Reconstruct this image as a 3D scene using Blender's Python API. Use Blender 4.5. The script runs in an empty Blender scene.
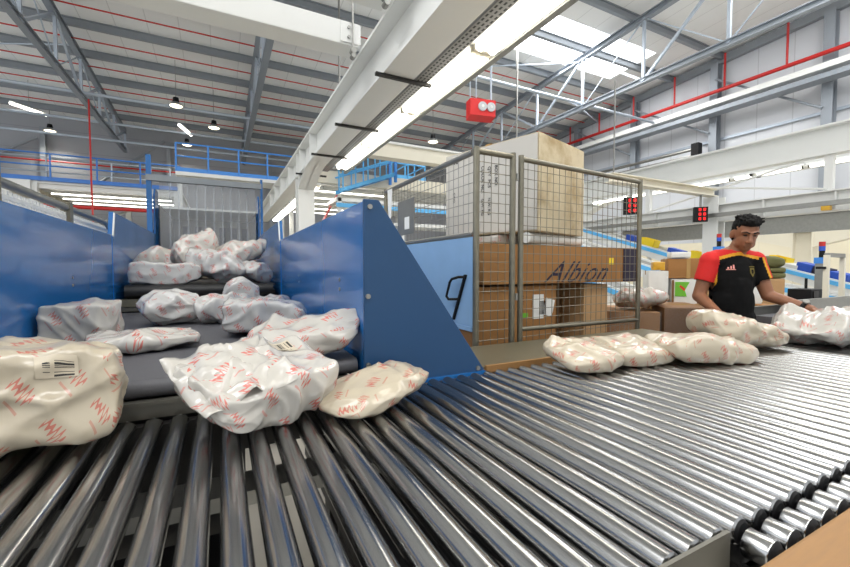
import bpy, bmesh, math, random
from mathutils import Vector, Matrix, noise, Euler
random.seed(7)
sc = bpy.context.scene
COL = sc.collection
PI = math.pi
# ------------------------------------------------------------------ camera
CAMZ = 1.42; YAW = math.radians(27.0); TILT = math.radians(2.21); FPX = 401.0
_R = Vector((math.cos(YAW), -math.sin(YAW), 0))
_F = Vector((math.sin(YAW)*math.cos(TILT), math.cos(YAW)*math.cos(TILT), -math.sin(TILT)))
_U = _R.cross(_F)
cd = bpy.data.cameras.new('camera'); cam = bpy.data.objects.new('camera', cd); COL.objects.link(cam)
cd.sensor_width = 36.0; cd.lens = FPX*36.0/850.0; cd.clip_start = 0.02; cd.clip_end = 200
cam.location = (0, 0, CAMZ)
cam.rotation_euler = (PI/2 - TILT, 0, -YAW)
sc.camera = cam
def pt(px, py, x=None, y=None, z=None, d=None):
    """measured picture position -> place in the hall, on a known plane"""
    r = _F + _R*((px-425.0)/FPX) + _U*((283.5-py)/FPX)
    if x is not None: t = x/r.x
    elif y is not None: t = y/r.y
    elif z is not None: t = (z-CAMZ)/r.z
    else: t = d
    return Vector((0, 0, CAMZ)) + r*t
# ------------------------------------------------------------------ materials
class NT:
    def __init__(s, name):
        s.m = bpy.data.materials.new(name); s.m.use_nodes = True
        s.t = s.m.node_tree; s.n = s.t.nodes; s.l = s.t.links
        s.b = s.n['Principled BSDF']
    def node(s, typ, **kw):
        n = s.n.new(typ)
        for k, v in kw.items(): setattr(n, k, v)
        return n
    def inp(s, n, i, v):
        if hasattr(v, 'links') or hasattr(v, 'is_linked'): s.l.new(v, n.inputs[i])
        else: n.inputs[i].default_value = v
    def math(s, op, a, b=0.0, c=0.0):
        n = s.node('ShaderNodeMath', operation=op)
        s.inp(n, 0, a); s.inp(n, 1, b)
        if len(n.inputs) > 2: s.inp(n, 2, c)
        return n.outputs[0]
    def mix(s, f, a, b):
        n = s.node('ShaderNodeMix', data_type='RGBA')
        s.inp(n, 0, f); s.inp(n, 6, a); s.inp(n, 7, b)
        return n.outputs[2]
    def noise(s, scale, detail=3, coord='Object', rough=.5, vec=None):
        n = s.node('ShaderNodeTexNoise'); n.inputs['Scale'].default_value = scale
        n.inputs['Detail'].default_value = detail; n.inputs['Roughness'].default_value = rough
        if vec is None:
            c = s.node('ShaderNodeTexCoord'); vec = c.outputs[coord]
        s.l.new(vec, n.inputs['Vector'])
        return n.outputs['Fac']
    def bump(s, h, strength=.3, dist=.01):
        n = s.node('ShaderNodeBump'); n.inputs['Strength'].default_value = strength
        n.inputs['Distance'].default_value = dist
        s.l.new(h, n.inputs['Height']); s.l.new(n.outputs[0], s.b.inputs['Normal'])
def srgb(r, g, b):
    f = lambda c: (c/255/12.92) if c/255 <= .04045 else ((c/255+.055)/1.055)**2.4
    return (f(r), f(g), f(b), 1)
def mat(name, rgb, rough=.5, metal=0.0, var=0.0, vscale=6.0, bump=0.0, bscale=40, spec=.5, coat=0.0, stretch=None):
    t = NT(name); c = srgb(*rgb)
    t.b.inputs['Roughness'].default_value = rough; t.b.inputs['Metallic'].default_value = metal
    t.b.inputs['Specular IOR Level'].default_value = spec
    t.b.inputs['Coat Weight'].default_value = coat
    vec = None
    if stretch:
        co = t.node('ShaderNodeTexCoord'); mp = t.node('ShaderNodeMapping'); mp.inputs['Scale'].default_value = stretch
        t.l.new(co.outputs['Object'], mp.inputs['Vector']); vec = mp.outputs[0]
    if var > 0:
        f = t.noise(vscale, 4, vec=vec)
        lo = tuple(max(0, k*(1-var)) for k in c[:3]) + (1,); hi = tuple(min(1, k*(1+var)) for k in c[:3]) + (1,)
        t.l.new(t.mix(f, lo, hi), t.b.inputs['Base Color'])
        if rough > .15:
            t.l.new(t.math('MULTIPLY_ADD', f, rough*.3, rough*.85), t.b.inputs['Roughness'])
    else:
        t.b.inputs['Base Color'].default_value = c
    if bump > 0: t.bump(t.noise(bscale, 3), bump, .004)
    return t.m
def emit(name, rgb, strength):
    t = NT(name); c = srgb(*rgb)
    t.b.inputs['Base Color'].default_value = c
    t.b.inputs['Emission Color'].default_value = c; t.b.inputs['Emission Strength'].default_value = strength
    return t.m
M = {}
M['steel_roller'] = mat('zinc plated roller steel', (168,169,170), .2, 1.0)
M['galv'] = mat('galvanised steel', (150,150,146), .42, .85, .18, 14)
M['galv_old'] = mat('weathered galvanised steel', (128,124,110), .45, .8, .25, 18)
M['dark_steel'] = mat('dark oiled steel', (44,43,42), .45, .5, .3, 9)
M['grey_channel'] = mat('grey channel steel', (104,102,94), .4, .6, .2, 8)
M['black_rubber'] = mat('black rubber', (24,24,25), .5, 0, .2, 10)
M['belt'] = mat('dark grey conveyor belt', (84,84,88), .55, 0, .10, 7, bump=.15, bscale=160)
M['blue'] = mat('glossy blue paint', (30,100,166), .2, 0.0, .07, 2.0, coat=.25)
M['blue_dark'] = mat('satin blue paint', (24,66,106), .45, 0.0, .06, 3)
M['blue_sheet'] = mat('scuffed light blue paint', (132,168,206), .45, 0, .12, 7)
M['blue_rail'] = mat('bright blue railing paint', (66,140,222), .4)
M['blue_rail_far'] = mat('blue painted railing steel', (52,118,200), .4)
M['cyan_rail'] = mat('sky blue railing paint', (96,184,240), .4)
M['white_paint'] = mat('white painted steel', (226,227,224), .4, 0, .03, 2)
M['cream_paint'] = mat('cream painted steel', (228,222,204), .45, 0, .03, 2)
M['grey_purlin'] = mat('grey purlin steel', (146,152,158), .5, .2, .08, 3)
M['truss'] = mat('blue grey truss steel', (146,153,161), .45, .2, .1, 3)
M['truss_light'] = mat('light galvanised web steel', (176,186,198), .4, .3, .1, 3)
M['red_pipe'] = mat('red sprinkler pipe paint', (190,34,30), .4)
M['red_box'] = mat('red plastic housing', (226,34,34), .4)
M['wood'] = mat('worn plywood', (146,108,64), .6, 0, .22, 6, stretch=(2, 20, 2))
M['floor'] = mat('sealed concrete floor', (186,181,170), .55, 0, .18, 1.2)
M['plate'] = mat('oily sheet steel', (126,120,100), .38, .55, .22, 5)
M['card'] = mat('brown cardboard', (158,112,62), .75, 0, .08, 5)
M['card_dark'] = mat('dark brown cardboard', (122,84,46), .75, 0, .10, 5)
M['card_light'] = mat('light brown cardboard', (186,148,104), .75, 0, .08, 5)
M['card_shade_grey'] = mat('shade grey carton', (196,192,184), .7, 0, .05, 3)
M['white_box'] = mat('white carton board', (222,222,218), .6, 0, .04, 3)
M['tape'] = mat('clear brown packing tape', (176,140,84), .25)
M['ink'] = mat('black ink', (30,28,32), .6)
M['ink_blue'] = mat('dark violet ink', (34,28,52), .6)
M['paper'] = mat('white paper', (232,232,228), .6)
M['green_print'] = mat('green print', (110,184,52), .5)
M['red_print'] = mat('red print', (214,50,40), .5)
M['yellow_print'] = mat('yellow plastic', (244,214,36), .45)
M['amber_tape'] = mat('amber taped parcel', (206,158,46), .4, 0, .15, 12)
M['olive'] = mat('olive woven sack', (98,98,60), .8, 0, .15, 18)
M['black_plastic'] = mat('black plastic', (16,16,18), .6, spec=.3)
M['aluminium'] = mat('aluminium lamp shade', (190,192,194), .3, .8)
M['tube'] = emit('lit fluorescent tube', (255,250,238), 9.0)
M['tube_far'] = emit('lit far fluorescent tube', (255,252,240), 6.0)
M['lamp_glow'] = emit('lit lamp face', (255,240,205), 5.0)
M['sky_panel'] = emit('daylit skylight sheet', (250,252,255), 3.5)
M['digit'] = emit('lit red digit', (255,30,34), 1.3)
M['lens_glass'] = mat('clear lamp lens', (226,230,232), .12, .3)
M['blue_plastic'] = mat('blue plastic', (40,84,190), .4)
M['red_plastic'] = mat('red plastic lamp', (190,40,34), .35)
M['yellow_steel'] = mat('yellow painted steel', (206,160,40), .45)
M['skin'] = mat('tanned skin', (136,90,64), .5, 0, .06, 20)
M['hair'] = mat('black hair', (10,9,9), .75, 0, .3, 60, bump=.8, bscale=90, spec=.2)
M['shirt_black'] = mat('black jersey cloth', (11,11,12), .9, 0, .2, 30, spec=.2)
M['shirt_red'] = mat('red jersey cloth', (200,28,26), .8, 0, .06, 30)
M['shirt_yellow'] = mat('yellow jersey stripe', (206,146,28), .8)
M['trouser'] = mat('khaki trouser cloth', (120,112,88), .85, 0, .1, 20)
M['shoe'] = mat('dark shoe leather', (30,26,24), .6)
M['pale_print'] = mat('pale pink emblem print', (226,150,140), .7)
M['gold_print'] = mat('dull gold crest print', (112,98,36), .7)

def sheet_mat(name, rgb, axis, pitch, dark=.86, rough=.55, width=.03, var=.04):
    """panel sheeting with regular seams along one object axis"""
    t = NT(name); c = srgb(*rgb)
    co = t.node('ShaderNodeTexCoord'); s = t.node('ShaderNodeSeparateXYZ'); t.l.new(co.outputs['Object'], s.inputs[0])
    f = t.math('FRACT', t.math('DIVIDE', s.outputs[axis], pitch))
    m = t.math('LESS_THAN', f, width)
    nz = t.noise(.6, 3)
    lo = tuple(k*(1-var) for k in c[:3])+(1,); hi = tuple(min(1, k*(1+var)) for k in c[:3])+(1,)
    base = t.mix(nz, lo, hi)
    t.l.new(t.mix(m, base, tuple(k*dark for k in c[:3])+(1,)), t.b.inputs['Base Color'])
    t.b.inputs['Roughness'].default_value = rough
    return t.m
M['roof_sheet'] = sheet_mat('white roof sheeting', (240,241,240), 0, 1.0, .8)
M['wall_sheet'] = sheet_mat('pale wall panel', (214,217,222), 1, 1.15, .8)
M['back_sheet'] = sheet_mat('grey wall panel', (158,160,165), 2, 1.1, .8)
M['cream_wall'] = sheet_mat('cream lower wall panel', (228,220,196), 1, 1.0, .93)

def bag_mat(name, rgb, red, rough=.3, scale=1.0):
    """off-white poly mailer film printed with slanting rows of red script"""
    t = NT(name)
    uv = t.node('ShaderNodeUVMap'); uv.uv_map = 'UVMap'
    mp = t.node('ShaderNodeMapping'); mp.inputs['Rotation'].default_value = (0, 0, math.radians(-38))
    mp.inputs['Scale'].default_value = (1/(.125*scale), 1/(.082*scale), 1)
    t.l.new(uv.outputs[0], mp.inputs[0])
    s = t.node('ShaderNodeSeparateXYZ'); t.l.new(mp.outputs[0], s.inputs[0])
    row = t.math('FLOOR', s.outputs[1])
    u0 = t.math('ADD', s.outputs[0], t.math('MULTIPLY', row, .5))
    u = t.math('SUBTRACT', t.math('FRACT', u0), .5)
    v = t.math('SUBTRACT', t.math('FRACT', s.outputs[1]), .5)
    # a wavering pen line with loops of uneven height
    env = t.math('MULTIPLY_ADD', t.math('SINE', t.math('MULTIPLY', u, 15.0)), .05, .10)
    w1 = t.math('MULTIPLY', t.math('SINE', t.math('MULTIPLY', u, 58.0)), env)
    d1 = t.math('ABSOLUTE', t.math('SUBTRACT', t.math('SUBTRACT', v, w1), .05))
    k1 = t.math('LESS_THAN', d1, .07)
    end1 = t.math('LESS_THAN', t.math('ABSOLUTE', u), .27)
    d2 = t.math('ABSOLUTE', t.math('ADD', v, .30)); k2 = t.math('LESS_THAN', d2, .028)
    end2 = t.math('LESS_THAN', t.math('ABSOLUTE', t.math('SUBTRACT', u, .08)), .18)
    k3 = t.math('MAXIMUM', t.math('MULTIPLY', k1, end1), t.math('MULTIPLY', t.math('MULTIPLY', k2, end2), .6))
    nz = t.noise(9, 3)
    base = t.mix(nz, tuple(k*.93 for k in srgb(*rgb)[:3])+(1,), srgb(*rgb))
    t.l.new(t.mix(t.math('MULTIPLY', k3, .72), base, srgb(*red)), t.b.inputs['Base Color'])
    t.b.inputs['Roughness'].default_value = rough
    t.b.inputs['Coat Weight'].default_value = .5; t.b.inputs['Coat Roughness'].default_value = .12
    t.b.inputs['Subsurface Weight'].default_value = 0
    co = t.node('ShaderNodeTexCoord')
    n1 = t.node('ShaderNodeTexNoise'); n1.noise_type = 'RIDGED_MULTIFRACTAL'; n1.inputs['Scale'].default_value = 7; n1.inputs['Detail'].default_value = 4
    t.l.new(co.outputs['Object'], n1.inputs['Vector'])
    t.bump(n1.outputs['Fac'], .8, .014)
    return t.m
M['bag'] = bag_mat('white mailer film', (194,190,182), (206,70,52), .22)
M['bag_warm'] = bag_mat('cream mailer film', (184,173,152), (180,56,42), .3)
M['bag_cool'] = bag_mat('cool white mailer film', (188,187,184), (186,74,62), .22)
M['bag_grey'] = bag_mat('grey white mailer film', (180,177,170), (184,84,70), .28)

def barcode_mat():
    t = NT('printed barcode label')
    uv = t.node('ShaderNodeUVMap'); uv.uv_map = 'UVMap'
    s = t.node('ShaderNodeSeparateXYZ'); t.l.new(uv.outputs[0], s.inputs[0])
    wn = t.node('ShaderNodeTexWhiteNoise', noise_dimensions='1D')
    t.l.new(t.math('FLOOR', t.math('MULTIPLY', s.outputs[0], 34)), wn.inputs['W'])
    bars = t.math('GREATER_THAN', wn.outputs['Value'], .45)
    inb = t.math('MULTIPLY', t.math('GREATER_THAN', s.outputs[1], .42), t.math('LESS_THAN', s.outputs[1], .9))
    b2 = t.math('MULTIPLY', t.math('GREATER_THAN', s.outputs[1], .16), t.math('LESS_THAN', s.outputs[1], .32))
    inx = t.math('MULTIPLY', t.math('GREATER_THAN', s.outputs[0], .3), t.math('LESS_THAN', s.outputs[0], .95))
    in2 = t.math('MULTIPLY', t.math('GREATER_THAN', s.outputs[0], .4), t.math('LESS_THAN', s.outputs[0], .85))
    k = t.math('MULTIPLY', bars, t.math('MAXIMUM', t.math('MULTIPLY', inb, inx), t.math('MULTIPLY', b2, in2)))
    t.l.new(t.mix(k, srgb(198,187,166), srgb(50,48,46)), t.b.inputs['Base Color'])
    t.b.inputs['Roughness'].default_value = .4
    return t.m
M['barcode'] = barcode_mat()

def clear_mat(name, rgb, alpha_t, rough=.08):
    t = NT(name)
    out = t.n['Material Output']
    tr = t.node('ShaderNodeBsdfTransparent'); tr.inputs[0].default_value = (*srgb(*rgb)[:3], 1)
    mx = t.node('ShaderNodeMixShader'); mx.inputs[0].default_value = alpha_t
    t.b.inputs['Base Color'].default_value = srgb(225,228,232); t.b.inputs['Roughness'].default_value = rough
    t.l.new(tr.outputs[0], mx.inputs[1]); t.l.new(t.b.outputs[0], mx.inputs[2]); t.l.new(mx.outputs[0], out.inputs[0])
    return t.m
M['pvc'] = clear_mat('clear flexible strip plastic', (236,240,244), .28, .1)
M['film'] = clear_mat('clear stretch film', (245,245,245), .10, .10)
def marked_mat(name, rgb, dirt):
    t = NT(name)
    f = t.noise(3.0, 5, rough=.65)
    k = t.math('SMOOTH_MIN', t.math('MAXIMUM', t.math('MULTIPLY', t.math('SUBTRACT', f, .47), 5), 0), 1.0, .1)
    t.l.new(t.mix(k, srgb(*rgb), srgb(*dirt)), t.b.inputs['Base Color'])
    t.b.inputs['Roughness'].default_value = .75
    return t.m
M['card_soiled'] = marked_mat('soiled cream carton', (204,190,160), (168,146,108))

# ------------------------------------------------------------------ mesh builder
class MB:
    def __init__(s): s.v = []; s.f = []; s.uv = None
    def add(s, vs, fs):
        o = len(s.v); s.v += [Vector(v) for v in vs]; s.f += [tuple(i+o for i in f) for f in fs]; return s
    def box(s, c, size, rot=None):
        c = Vector(c); hx, hy, hz = size[0]/2, size[1]/2, size[2]/2
        vs = [Vector((sx*hx, sy*hy, sz*hz)) for sz in (-1, 1) for sy in (-1, 1) for sx in (-1, 1)]
        if rot is not None:
            R = Euler(rot).to_matrix() if not isinstance(rot, Matrix) else rot
            vs = [R @ v for v in vs]
        return s.add([v+c for v in vs], [(0,2,3,1),(4,5,7,6),(0,1,5,4),(2,6,7,3),(0,4,6,2),(1,3,7,5)])
    def bb(s, x0, x1, y0, y1, z0, z1):
        return s.box(((x0+x1)/2, (y0+y1)/2, (z0+z1)/2), (abs(x1-x0), abs(y1-y0), abs(z1-z0)))
    def frame(s, a, b, up=(0,0,1)):
        a = Vector(a); b = Vector(b); d = (b-a).normalized(); up = Vector(up)
        if abs(d.dot(up)) > .98: up = Vector((1,0,0)) if abs(d.x) < .9 else Vector((0,1,0))
        u = d.cross(up).normalized(); w = u.cross(d).normalized()
        return a, b, d, u, w
    def bar(s, a, b, w, h, up=(0,0,1)):
        a, b, d, u, v = s.frame(a, b, up)
        q = [(-w/2,-h/2),(w/2,-h/2),(w/2,h/2),(-w/2,h/2)]
        vs = [a+u*i+v*j for i, j in q] + [b+u*i+v*j for i, j in q]
        return s.add(vs, [(3,2,1,0),(4,5,6,7),(0,1,5,4),(1,2,6,5),(2,3,7,6),(3,0,4,7)])
    def ibeam(s, a, b, w, h, tf=.03, tw=.02, up=(0,0,1)):
        a, b, d, u, v = s.frame(a, b, up)
        s.bar(a+v*(h/2-tf/2), b+v*(h/2-tf/2), w, tf, up); s.bar(a-v*(h/2-tf/2), b-v*(h/2-tf/2), w, tf, up)
        return s.bar(a, b, tw, h-2*tf, up)
    def cyl(s, a, b, r, n=12, r2=None, cap=True):
        a, b, d, u, v = s.frame(a, b); r2 = r if r2 is None else r2
        vs = [a+(u*math.cos(2*PI*k/n)+v*math.sin(2*PI*k/n))*r for k in range(n)] + [b+(u*math.cos(2*PI*k/n)+v*math.sin(2*PI*k/n))*r2 for k in range(n)]
        fs = [(k, (k+1) % n, n+(k+1) % n, n+k) for k in range(n)]
        if cap: fs += [tuple(range(n-1, -1, -1)), tuple(range(n, 2*n))]
        return s.add(vs, fs)
    def tube(s, pts, r, n=8):
        pts = [Vector(p) for p in pts]; rings = []
        u = None
        for i, p in enumerate(pts):
            d = ((pts[min(i+1, len(pts)-1)]-p).normalized() + (p-pts[max(i-1, 0)]).normalized()).normalized()
            if u is None:
                up = Vector((0,0,1)) if abs(d.z) < .9 else Vector((1,0,0)); u = d.cross(up).normalized()
            u = (u - d*u.dot(d)).normalized(); w = d.cross(u)
            rings.append([p+(u*math.cos(2*PI*k/n)+w*math.sin(2*PI*k/n))*r for k in range(n)])
        vs = [v for g in rings for v in g]
        fs = [(i*n+k, i*n+(k+1) % n, (i+1)*n+(k+1) % n, (i+1)*n+k) for i in range(len(pts)-1) for k in range(n)]
        fs += [tuple(range(n-1, -1, -1)), tuple(range((len(pts)-1)*n, len(pts)*n))]
        return s.add(vs, fs)
    def lathe(s, prof, c=(0,0,0), n=20):
        c = Vector(c); vs = []
        for r, z in prof: vs += [c+Vector((r*math.cos(2*PI*k/n), r*math.sin(2*PI*k/n), z)) for k in range(n)]
        fs = [(i*n+k, i*n+(k+1) % n, (i+1)*n+(k+1) % n, (i+1)*n+k) for i in range(len(prof)-1) for k in range(n)]
        fs += [tuple(range(n-1, -1, -1)), tuple(range((len(prof)-1)*n, len(prof)*n))]
        return s.add(vs, fs)
    def prism(s, poly, off):
        poly = [Vector(p) for p in poly]; off = Vector(off); n = len(poly)
        fs = [(k, (k+1) % n, n+(k+1) % n, n+k) for k in range(n)] + [tuple(range(n-1, -1, -1)), tuple(range(n, 2*n))]
        return s.add(poly+[p+off for p in poly], fs)
    def ball(s, c, r, n=12, m=8):
        c = Vector(c); r = Vector(r) if hasattr(r, '__len__') else Vector((r, r, r))
        vs = [c+Vector((0,0,-r.z))]
        for i in range(1, m):
            a = -PI/2+PI*i/m
            vs += [c+Vector((r.x*math.cos(a)*math.cos(2*PI*k/n), r.y*math.cos(a)*math.sin(2*PI*k/n), r.z*math.sin(a))) for k in range(n)]
        vs.append(c+Vector((0,0,r.z)))
        fs = [(0, 1+(k+1) % n, 1+k) for k in range(n)]
        fs += [(1+(i-1)*n+k, 1+(i-1)*n+(k+1) % n, 1+i*n+(k+1) % n, 1+i*n+k) for i in range(1, m-1) for k in range(n)]
        L = len(vs)-1
        fs += [(1+(m-2)*n+k, 1+(m-2)*n+(k+1) % n, L) for k in range(n)]
        return s.add(vs, fs)
    def xform(s, mtx): s.v = [mtx @ v for v in s.v]; return s
    def build(s, name, m, parent=None, smooth=False, bevel=0.0, base=None):
        """one mesh object; vertices are given in hall coordinates unless the parent is rotated"""
        me = bpy.data.meshes.new(name)
        if base is None and parent is None:
            lo = Vector([min(v[i] for v in s.v) for i in range(3)]); hi = Vector([max(v[i] for v in s.v) for i in range(3)])
            base = Vector(((lo.x+hi.x)/2, (lo.y+hi.y)/2, lo.z))
        off = Vector((0,0,0))
        if parent is not None and base is None:
            p = parent
            while p is not None: off += p.location; p = p.parent
        elif base is not None: off = Vector(base)
        me.from_pydata([v-off for v in s.v], [], s.f); me.update()
        bm = bmesh.new(); bm.from_mesh(me); bmesh.ops.recalc_face_normals(bm, faces=bm.faces); bm.to_mesh(me); bm.free()
        o = bpy.data.objects.new(name, me); COL.objects.link(o)
        if m is not None: me.materials.append(m)
        if parent is not None: o.parent = parent
        if base is not None and parent is None: o.location = off
        if smooth:
            for p in me.polygons: p.use_smooth = True
            me.set_sharp_from_angle(angle=math.radians(40))
        if bevel > 0:
            b = o.modifiers.new('edge', 'BEVEL'); b.width = bevel; b.segments = 2; b.limit_method = 'ANGLE'
        return o
def tag(o, label, cat, group=None, kind=None):
    if label: o['label'] = label
    if cat: o['category'] = cat
    if group: o['group'] = group
    if kind: o['kind'] = kind
    return o
def thing(name, loc, label, cat, group=None, rz=0):
    o = bpy.data.objects.new(name, None); COL.objects.link(o); o.location = loc; o.rotation_euler = (0, 0, rz)
    o.empty_display_size = .1
    return tag(o, label, cat, group)
def struct(name, mb, m, **k):
    o = mb.build(name, m, **k); o['kind'] = 'structure'; return o
def copy_tree(o, parent=None):
    c = o.copy(); COL.objects.link(c)
    if parent is not None: c.parent = parent
    for ch in list(o.children): copy_tree(ch, c)
    return c
ORD = ['first','second','third','fourth','fifth','sixth','seventh','eighth','ninth','tenth','eleventh','twelfth','thirteenth','fourteenth']

# ------------------------------------------------------------------ hall shell
H = lambda h: h + CAMZ
YB, XR, XL, YF = 28.4, 19.4, -16.0, -9.0
def roof_z(y): return H(9.75 - .06*y)
struct('floor', MB().bb(XL, XR+.2, YF, YB+.2, -.1, 0), M['floor'])
# roof sheet with rectangular openings for the skylights
SKY = [(8.2, 16.6, 11.0, 13.3), (8.2, 16.6, 3.0, 5.2), (-11.5, -3.2, 3.0, 5.2), (-11.5, -3.2, -5.0, -2.8), (8.2, 16.6, -5.0, -2.8), (-1.8, 6.4, -5.0, -2.8)]
xs = sorted({XL, XR+.2} | {s[0] for s in SKY} | {s[1] for s in SKY}); ys = sorted({YF, YB+.2} | {s[2] for s in SKY} | {s[3] for s in SKY})
rb = MB()
for i in range(len(xs)-1):
    for j in range(len(ys)-1):
        cx, cy = (xs[i]+xs[i+1])/2, (ys[j]+ys[j+1])/2
        if any(a < cx < b and c < cy < d for a, b, c, d in SKY): continue
        q = [(xs[i], ys[j]), (xs[i+1], ys[j]), (xs[i+1], ys[j+1]), (xs[i], ys[j+1])]
        rb.prism([(x, y, roof_z(y)) for x, y in q], (0, 0, .12))
struct('ceiling', rb, M['roof_sheet'])
for k, (a, b, c, d) in enumerate(SKY):
    mb = MB()
    mb.prism([(a, c, roof_z(c)+.03), (b, c, roof_z(c)+.03), (b, d, roof_z(d)+.03), (a, d, roof_z(d)+.03)], (0, 0, .03))
    struct('window_%d' % (k+1), mb, M['sky_panel'])
    L = bpy.data.lights.new('skylight_daylight', 'AREA'); L.shape = 'RECTANGLE'; L.size = b-a; L.size_y = d-c
    L.energy = 800 if k == 0 else 480; L.color = (1.0, .985, .96)
    lo = bpy.data.objects.new('skylight_daylight', L); COL.objects.link(lo)
    lo.location = ((a+b)/2, (c+d)/2, roof_z((c+d)/2)-.45)
struct('wall_front', MB().bb(XL, XR+.2, YF-.2, YF, 0, roof_z(YF)), M['wall_sheet'])
# left wall out of view; its opening is added to let daylight in
struct('wall_left', MB().bb(XL-.2, XL, 14.0, YB, 0, 5.0).bb(XL-.2, XL, YF, 14.0, 0, 1.2), M['wall_sheet'])
struct('wall_back', MB().bb(XL, XR+.2, YB, YB+.2, 0, roof_z(YB)), M['back_sheet'])
wr = MB().prism([(XR, YF, 0), (XR, YB, 0), (XR, YB, roof_z(YB)), (XR, YF, roof_z(YF))], (.2, 0, 0))
struct('wall_right', wr, M['wall_sheet'])
struct('trim_1', MB().bar((XR-.12, YF, roof_z(YF)-.28), (XR-.12, YB, roof_z(YB)-.28), .2, .3), M['grey_purlin'])
struct('trim_2', MB().bb(XR-.12, XR-.02, YF, YB, H(5.5), H(5.6)), M['truss_light'])
struct('trim_3', MB().bb(XL, XR-.3, YB-.12, YB-.02, H(5.9), H(6.0)), M['grey_purlin'])
struct('trim_4', MB().bb(XR-.12, XR-.02, YF, YB, H(4.1), H(4.2)), M['truss_light'])
struct('wall_partition', MB().bb(18.6, 18.75, 0, 14.0, 0, H(1.1)), M['cream_wall'])

# purlins under the roof
prl = [26.6 - 2.1*k for k in range(9)]
for k, y in enumerate(prl):
    z = roof_z(y)
    mb = MB().bb(XL+.1, XR-.1, y-.07, y+.07, z-.035, z-.005).bb(XL+.1, XR-.1, y-.015, y+.015, z-.26, z-.03).bb(XL+.1, XR-.1, y-.07, y+.07, z-.28, z-.25)
    tag(mb.build('roof_purlin', M['grey_purlin']), 'long grey steel purlin under the roof, %s from the far wall' % ORD[k], 'purlin', 'roof purlins')
for k, y in enumerate([25.2, 22.9, 20.9, 18.9, 16.8, 14.6]):
    z = roof_z(y)-.33
    tag(MB().cyl((-15.5, y, z), (18.9, y, z), .026, 8).build('sprinkler_pipe', M['red_pipe'], smooth=True), 'thin red sprinkler pipe along the roof purlins, %s from the far wall' % ORD[k], 'pipe', 'red roof pipes')
# trusses along the hall
def truss(x, label, y0=4.0, nweb=9):
    y1 = YB-.35; zl = H(6.6)
    top = lambda y: roof_z(y)-.42
    t = thing('roof_truss', (x, y1, zl), label, 'truss', 'roof trusses')
    MB().ibeam((x, y0, top(y0)), (x, y1, top(y1)), .2, .22, .03, .03).build('upper_chord', M['truss'], t)
    MB().ibeam((x, y0, zl), (x, y1, zl), .18, .2, .03, .03).build('lower_chord', M['truss'], t)
    st = (y1-y0)/nweb
    for k in range(nweb):
        ya = y1-k*st; yb = ya-st
        MB().bar((x, ya, zl), (x, ya, top(ya)), .09, .09).build('web_post', M['truss_light'], t)
        MB().bar((x, ya, top(ya)) if k % 2 else (x, ya, zl), (x, yb, zl) if k % 2 else (x, yb, top(yb)), .035, .035).build('tie_rod', M['truss_light'], t)
        MB().bar((x, ya, zl) if k % 2 else (x, ya, top(ya)), (x, yb, top(yb)) if k % 2 else (x, yb, zl), .08, .08).build('web_diagonal', M['truss_light'], t)
    return t
truss(-4.66, 'blue grey roof truss farthest left, above the blue mezzanine railing')
truss(1.39, 'roof truss running behind the cream cross beams, left of the white girder')
truss(7.4, 'roof truss mostly hidden behind the lit white girder')
truss(13.4, 'large galvanised roof truss crossing under the bright skylight')
# ties below the roof
for k, (y, z, x0, x1, lab) in enumerate([(20.0, H(6.75), -16, 7.2, 'pale horizontal tie tube crossing below the left roof trusses, nearest one'),
                                   (23.6, H(6.75), -16, 7.2, 'pale horizontal tie tube in front of the far wall, behind the first tie'),
                                   (24.9, H(6.3), -16, 9.0, 'lowest pale tie tube close to the far grey wall'),
                                   (12.2, H(6.85), 7.5, 19.2, 'pale tie tube between the skylight truss and the right wall')]):
    tag(MB().cyl((x0, y, z), (x1, y, z), .06, 10).build('tie_tube', M['truss_light'], smooth=True), lab, 'tube')
# diagonal wind braces
for a, b, lab in [((13.4, 12.2, H(6.7)), (19.3, 16.2, H(8.3)), 'thin diagonal brace from the skylight truss up to the right wall'),
                  ((7.6, 16.0, H(8.6)), (13.4, 12.2, H(8.5)), 'thin diagonal brace under the skylight seen above the red lamp box'),
                  ((-16, 24, H(7.9)), (-4.7, 19.5, H(8.3)), 'thin roof brace at the upper left under the sheeting')]:
    tag(MB().cyl(a, b, .03, 6).build('wind_brace', M['truss_light']), lab, 'brace')

# right wall: columns, pipe, trays
for k, y in enumerate([6.3, 9.95, 13.7, 17.4, 21.1, 24.8]):
    z = roof_z(y)-.45
    mb = MB().ibeam((XR-.32, y, 0), (XR-.32, y, z), .3, .34, .03, .02, up=(1,0,0))
    tag(mb.build('wall_column', M['truss']), 'grey steel column standing against the pale right wall, %s from the front' % ORD[k], 'column', 'right wall columns')
t = thing('sprinkler_main', (XR-.75, 15, H(7.4)), 'red sprinkler main with risers along the pale right wall', 'pipe')
MB().cyl((XR-.75, 2.0, H(7.4)), (XR-.75, 27.5, H(7.4)), .075, 10).build('main_pipe', M['red_pipe'], t, smooth=True)
for k in range(11):
    y = 5.3+2.05*k
    MB().cyl((XR-.75, y, H(7.4)), (XR-.75, y, roof_z(y)-.35), .04, 8).build('riser', M['red_pipe'], t, smooth=True)
t = thing('cable_tray', (XR-.9, 15, H(6.7)), 'white cable tray with a dark rail below the red main', 'cable tray')
MB().bb(XR-1.1, XR-.7, 2.0, 27.5, H(6.75), H(6.95)).build('tray', M['white_paint'], t)
MB().bb(XR-1.15, XR-.6, 2.0, 27.5, H(6.42), H(6.58)).build('support_rail', M['truss'], t)
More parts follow.
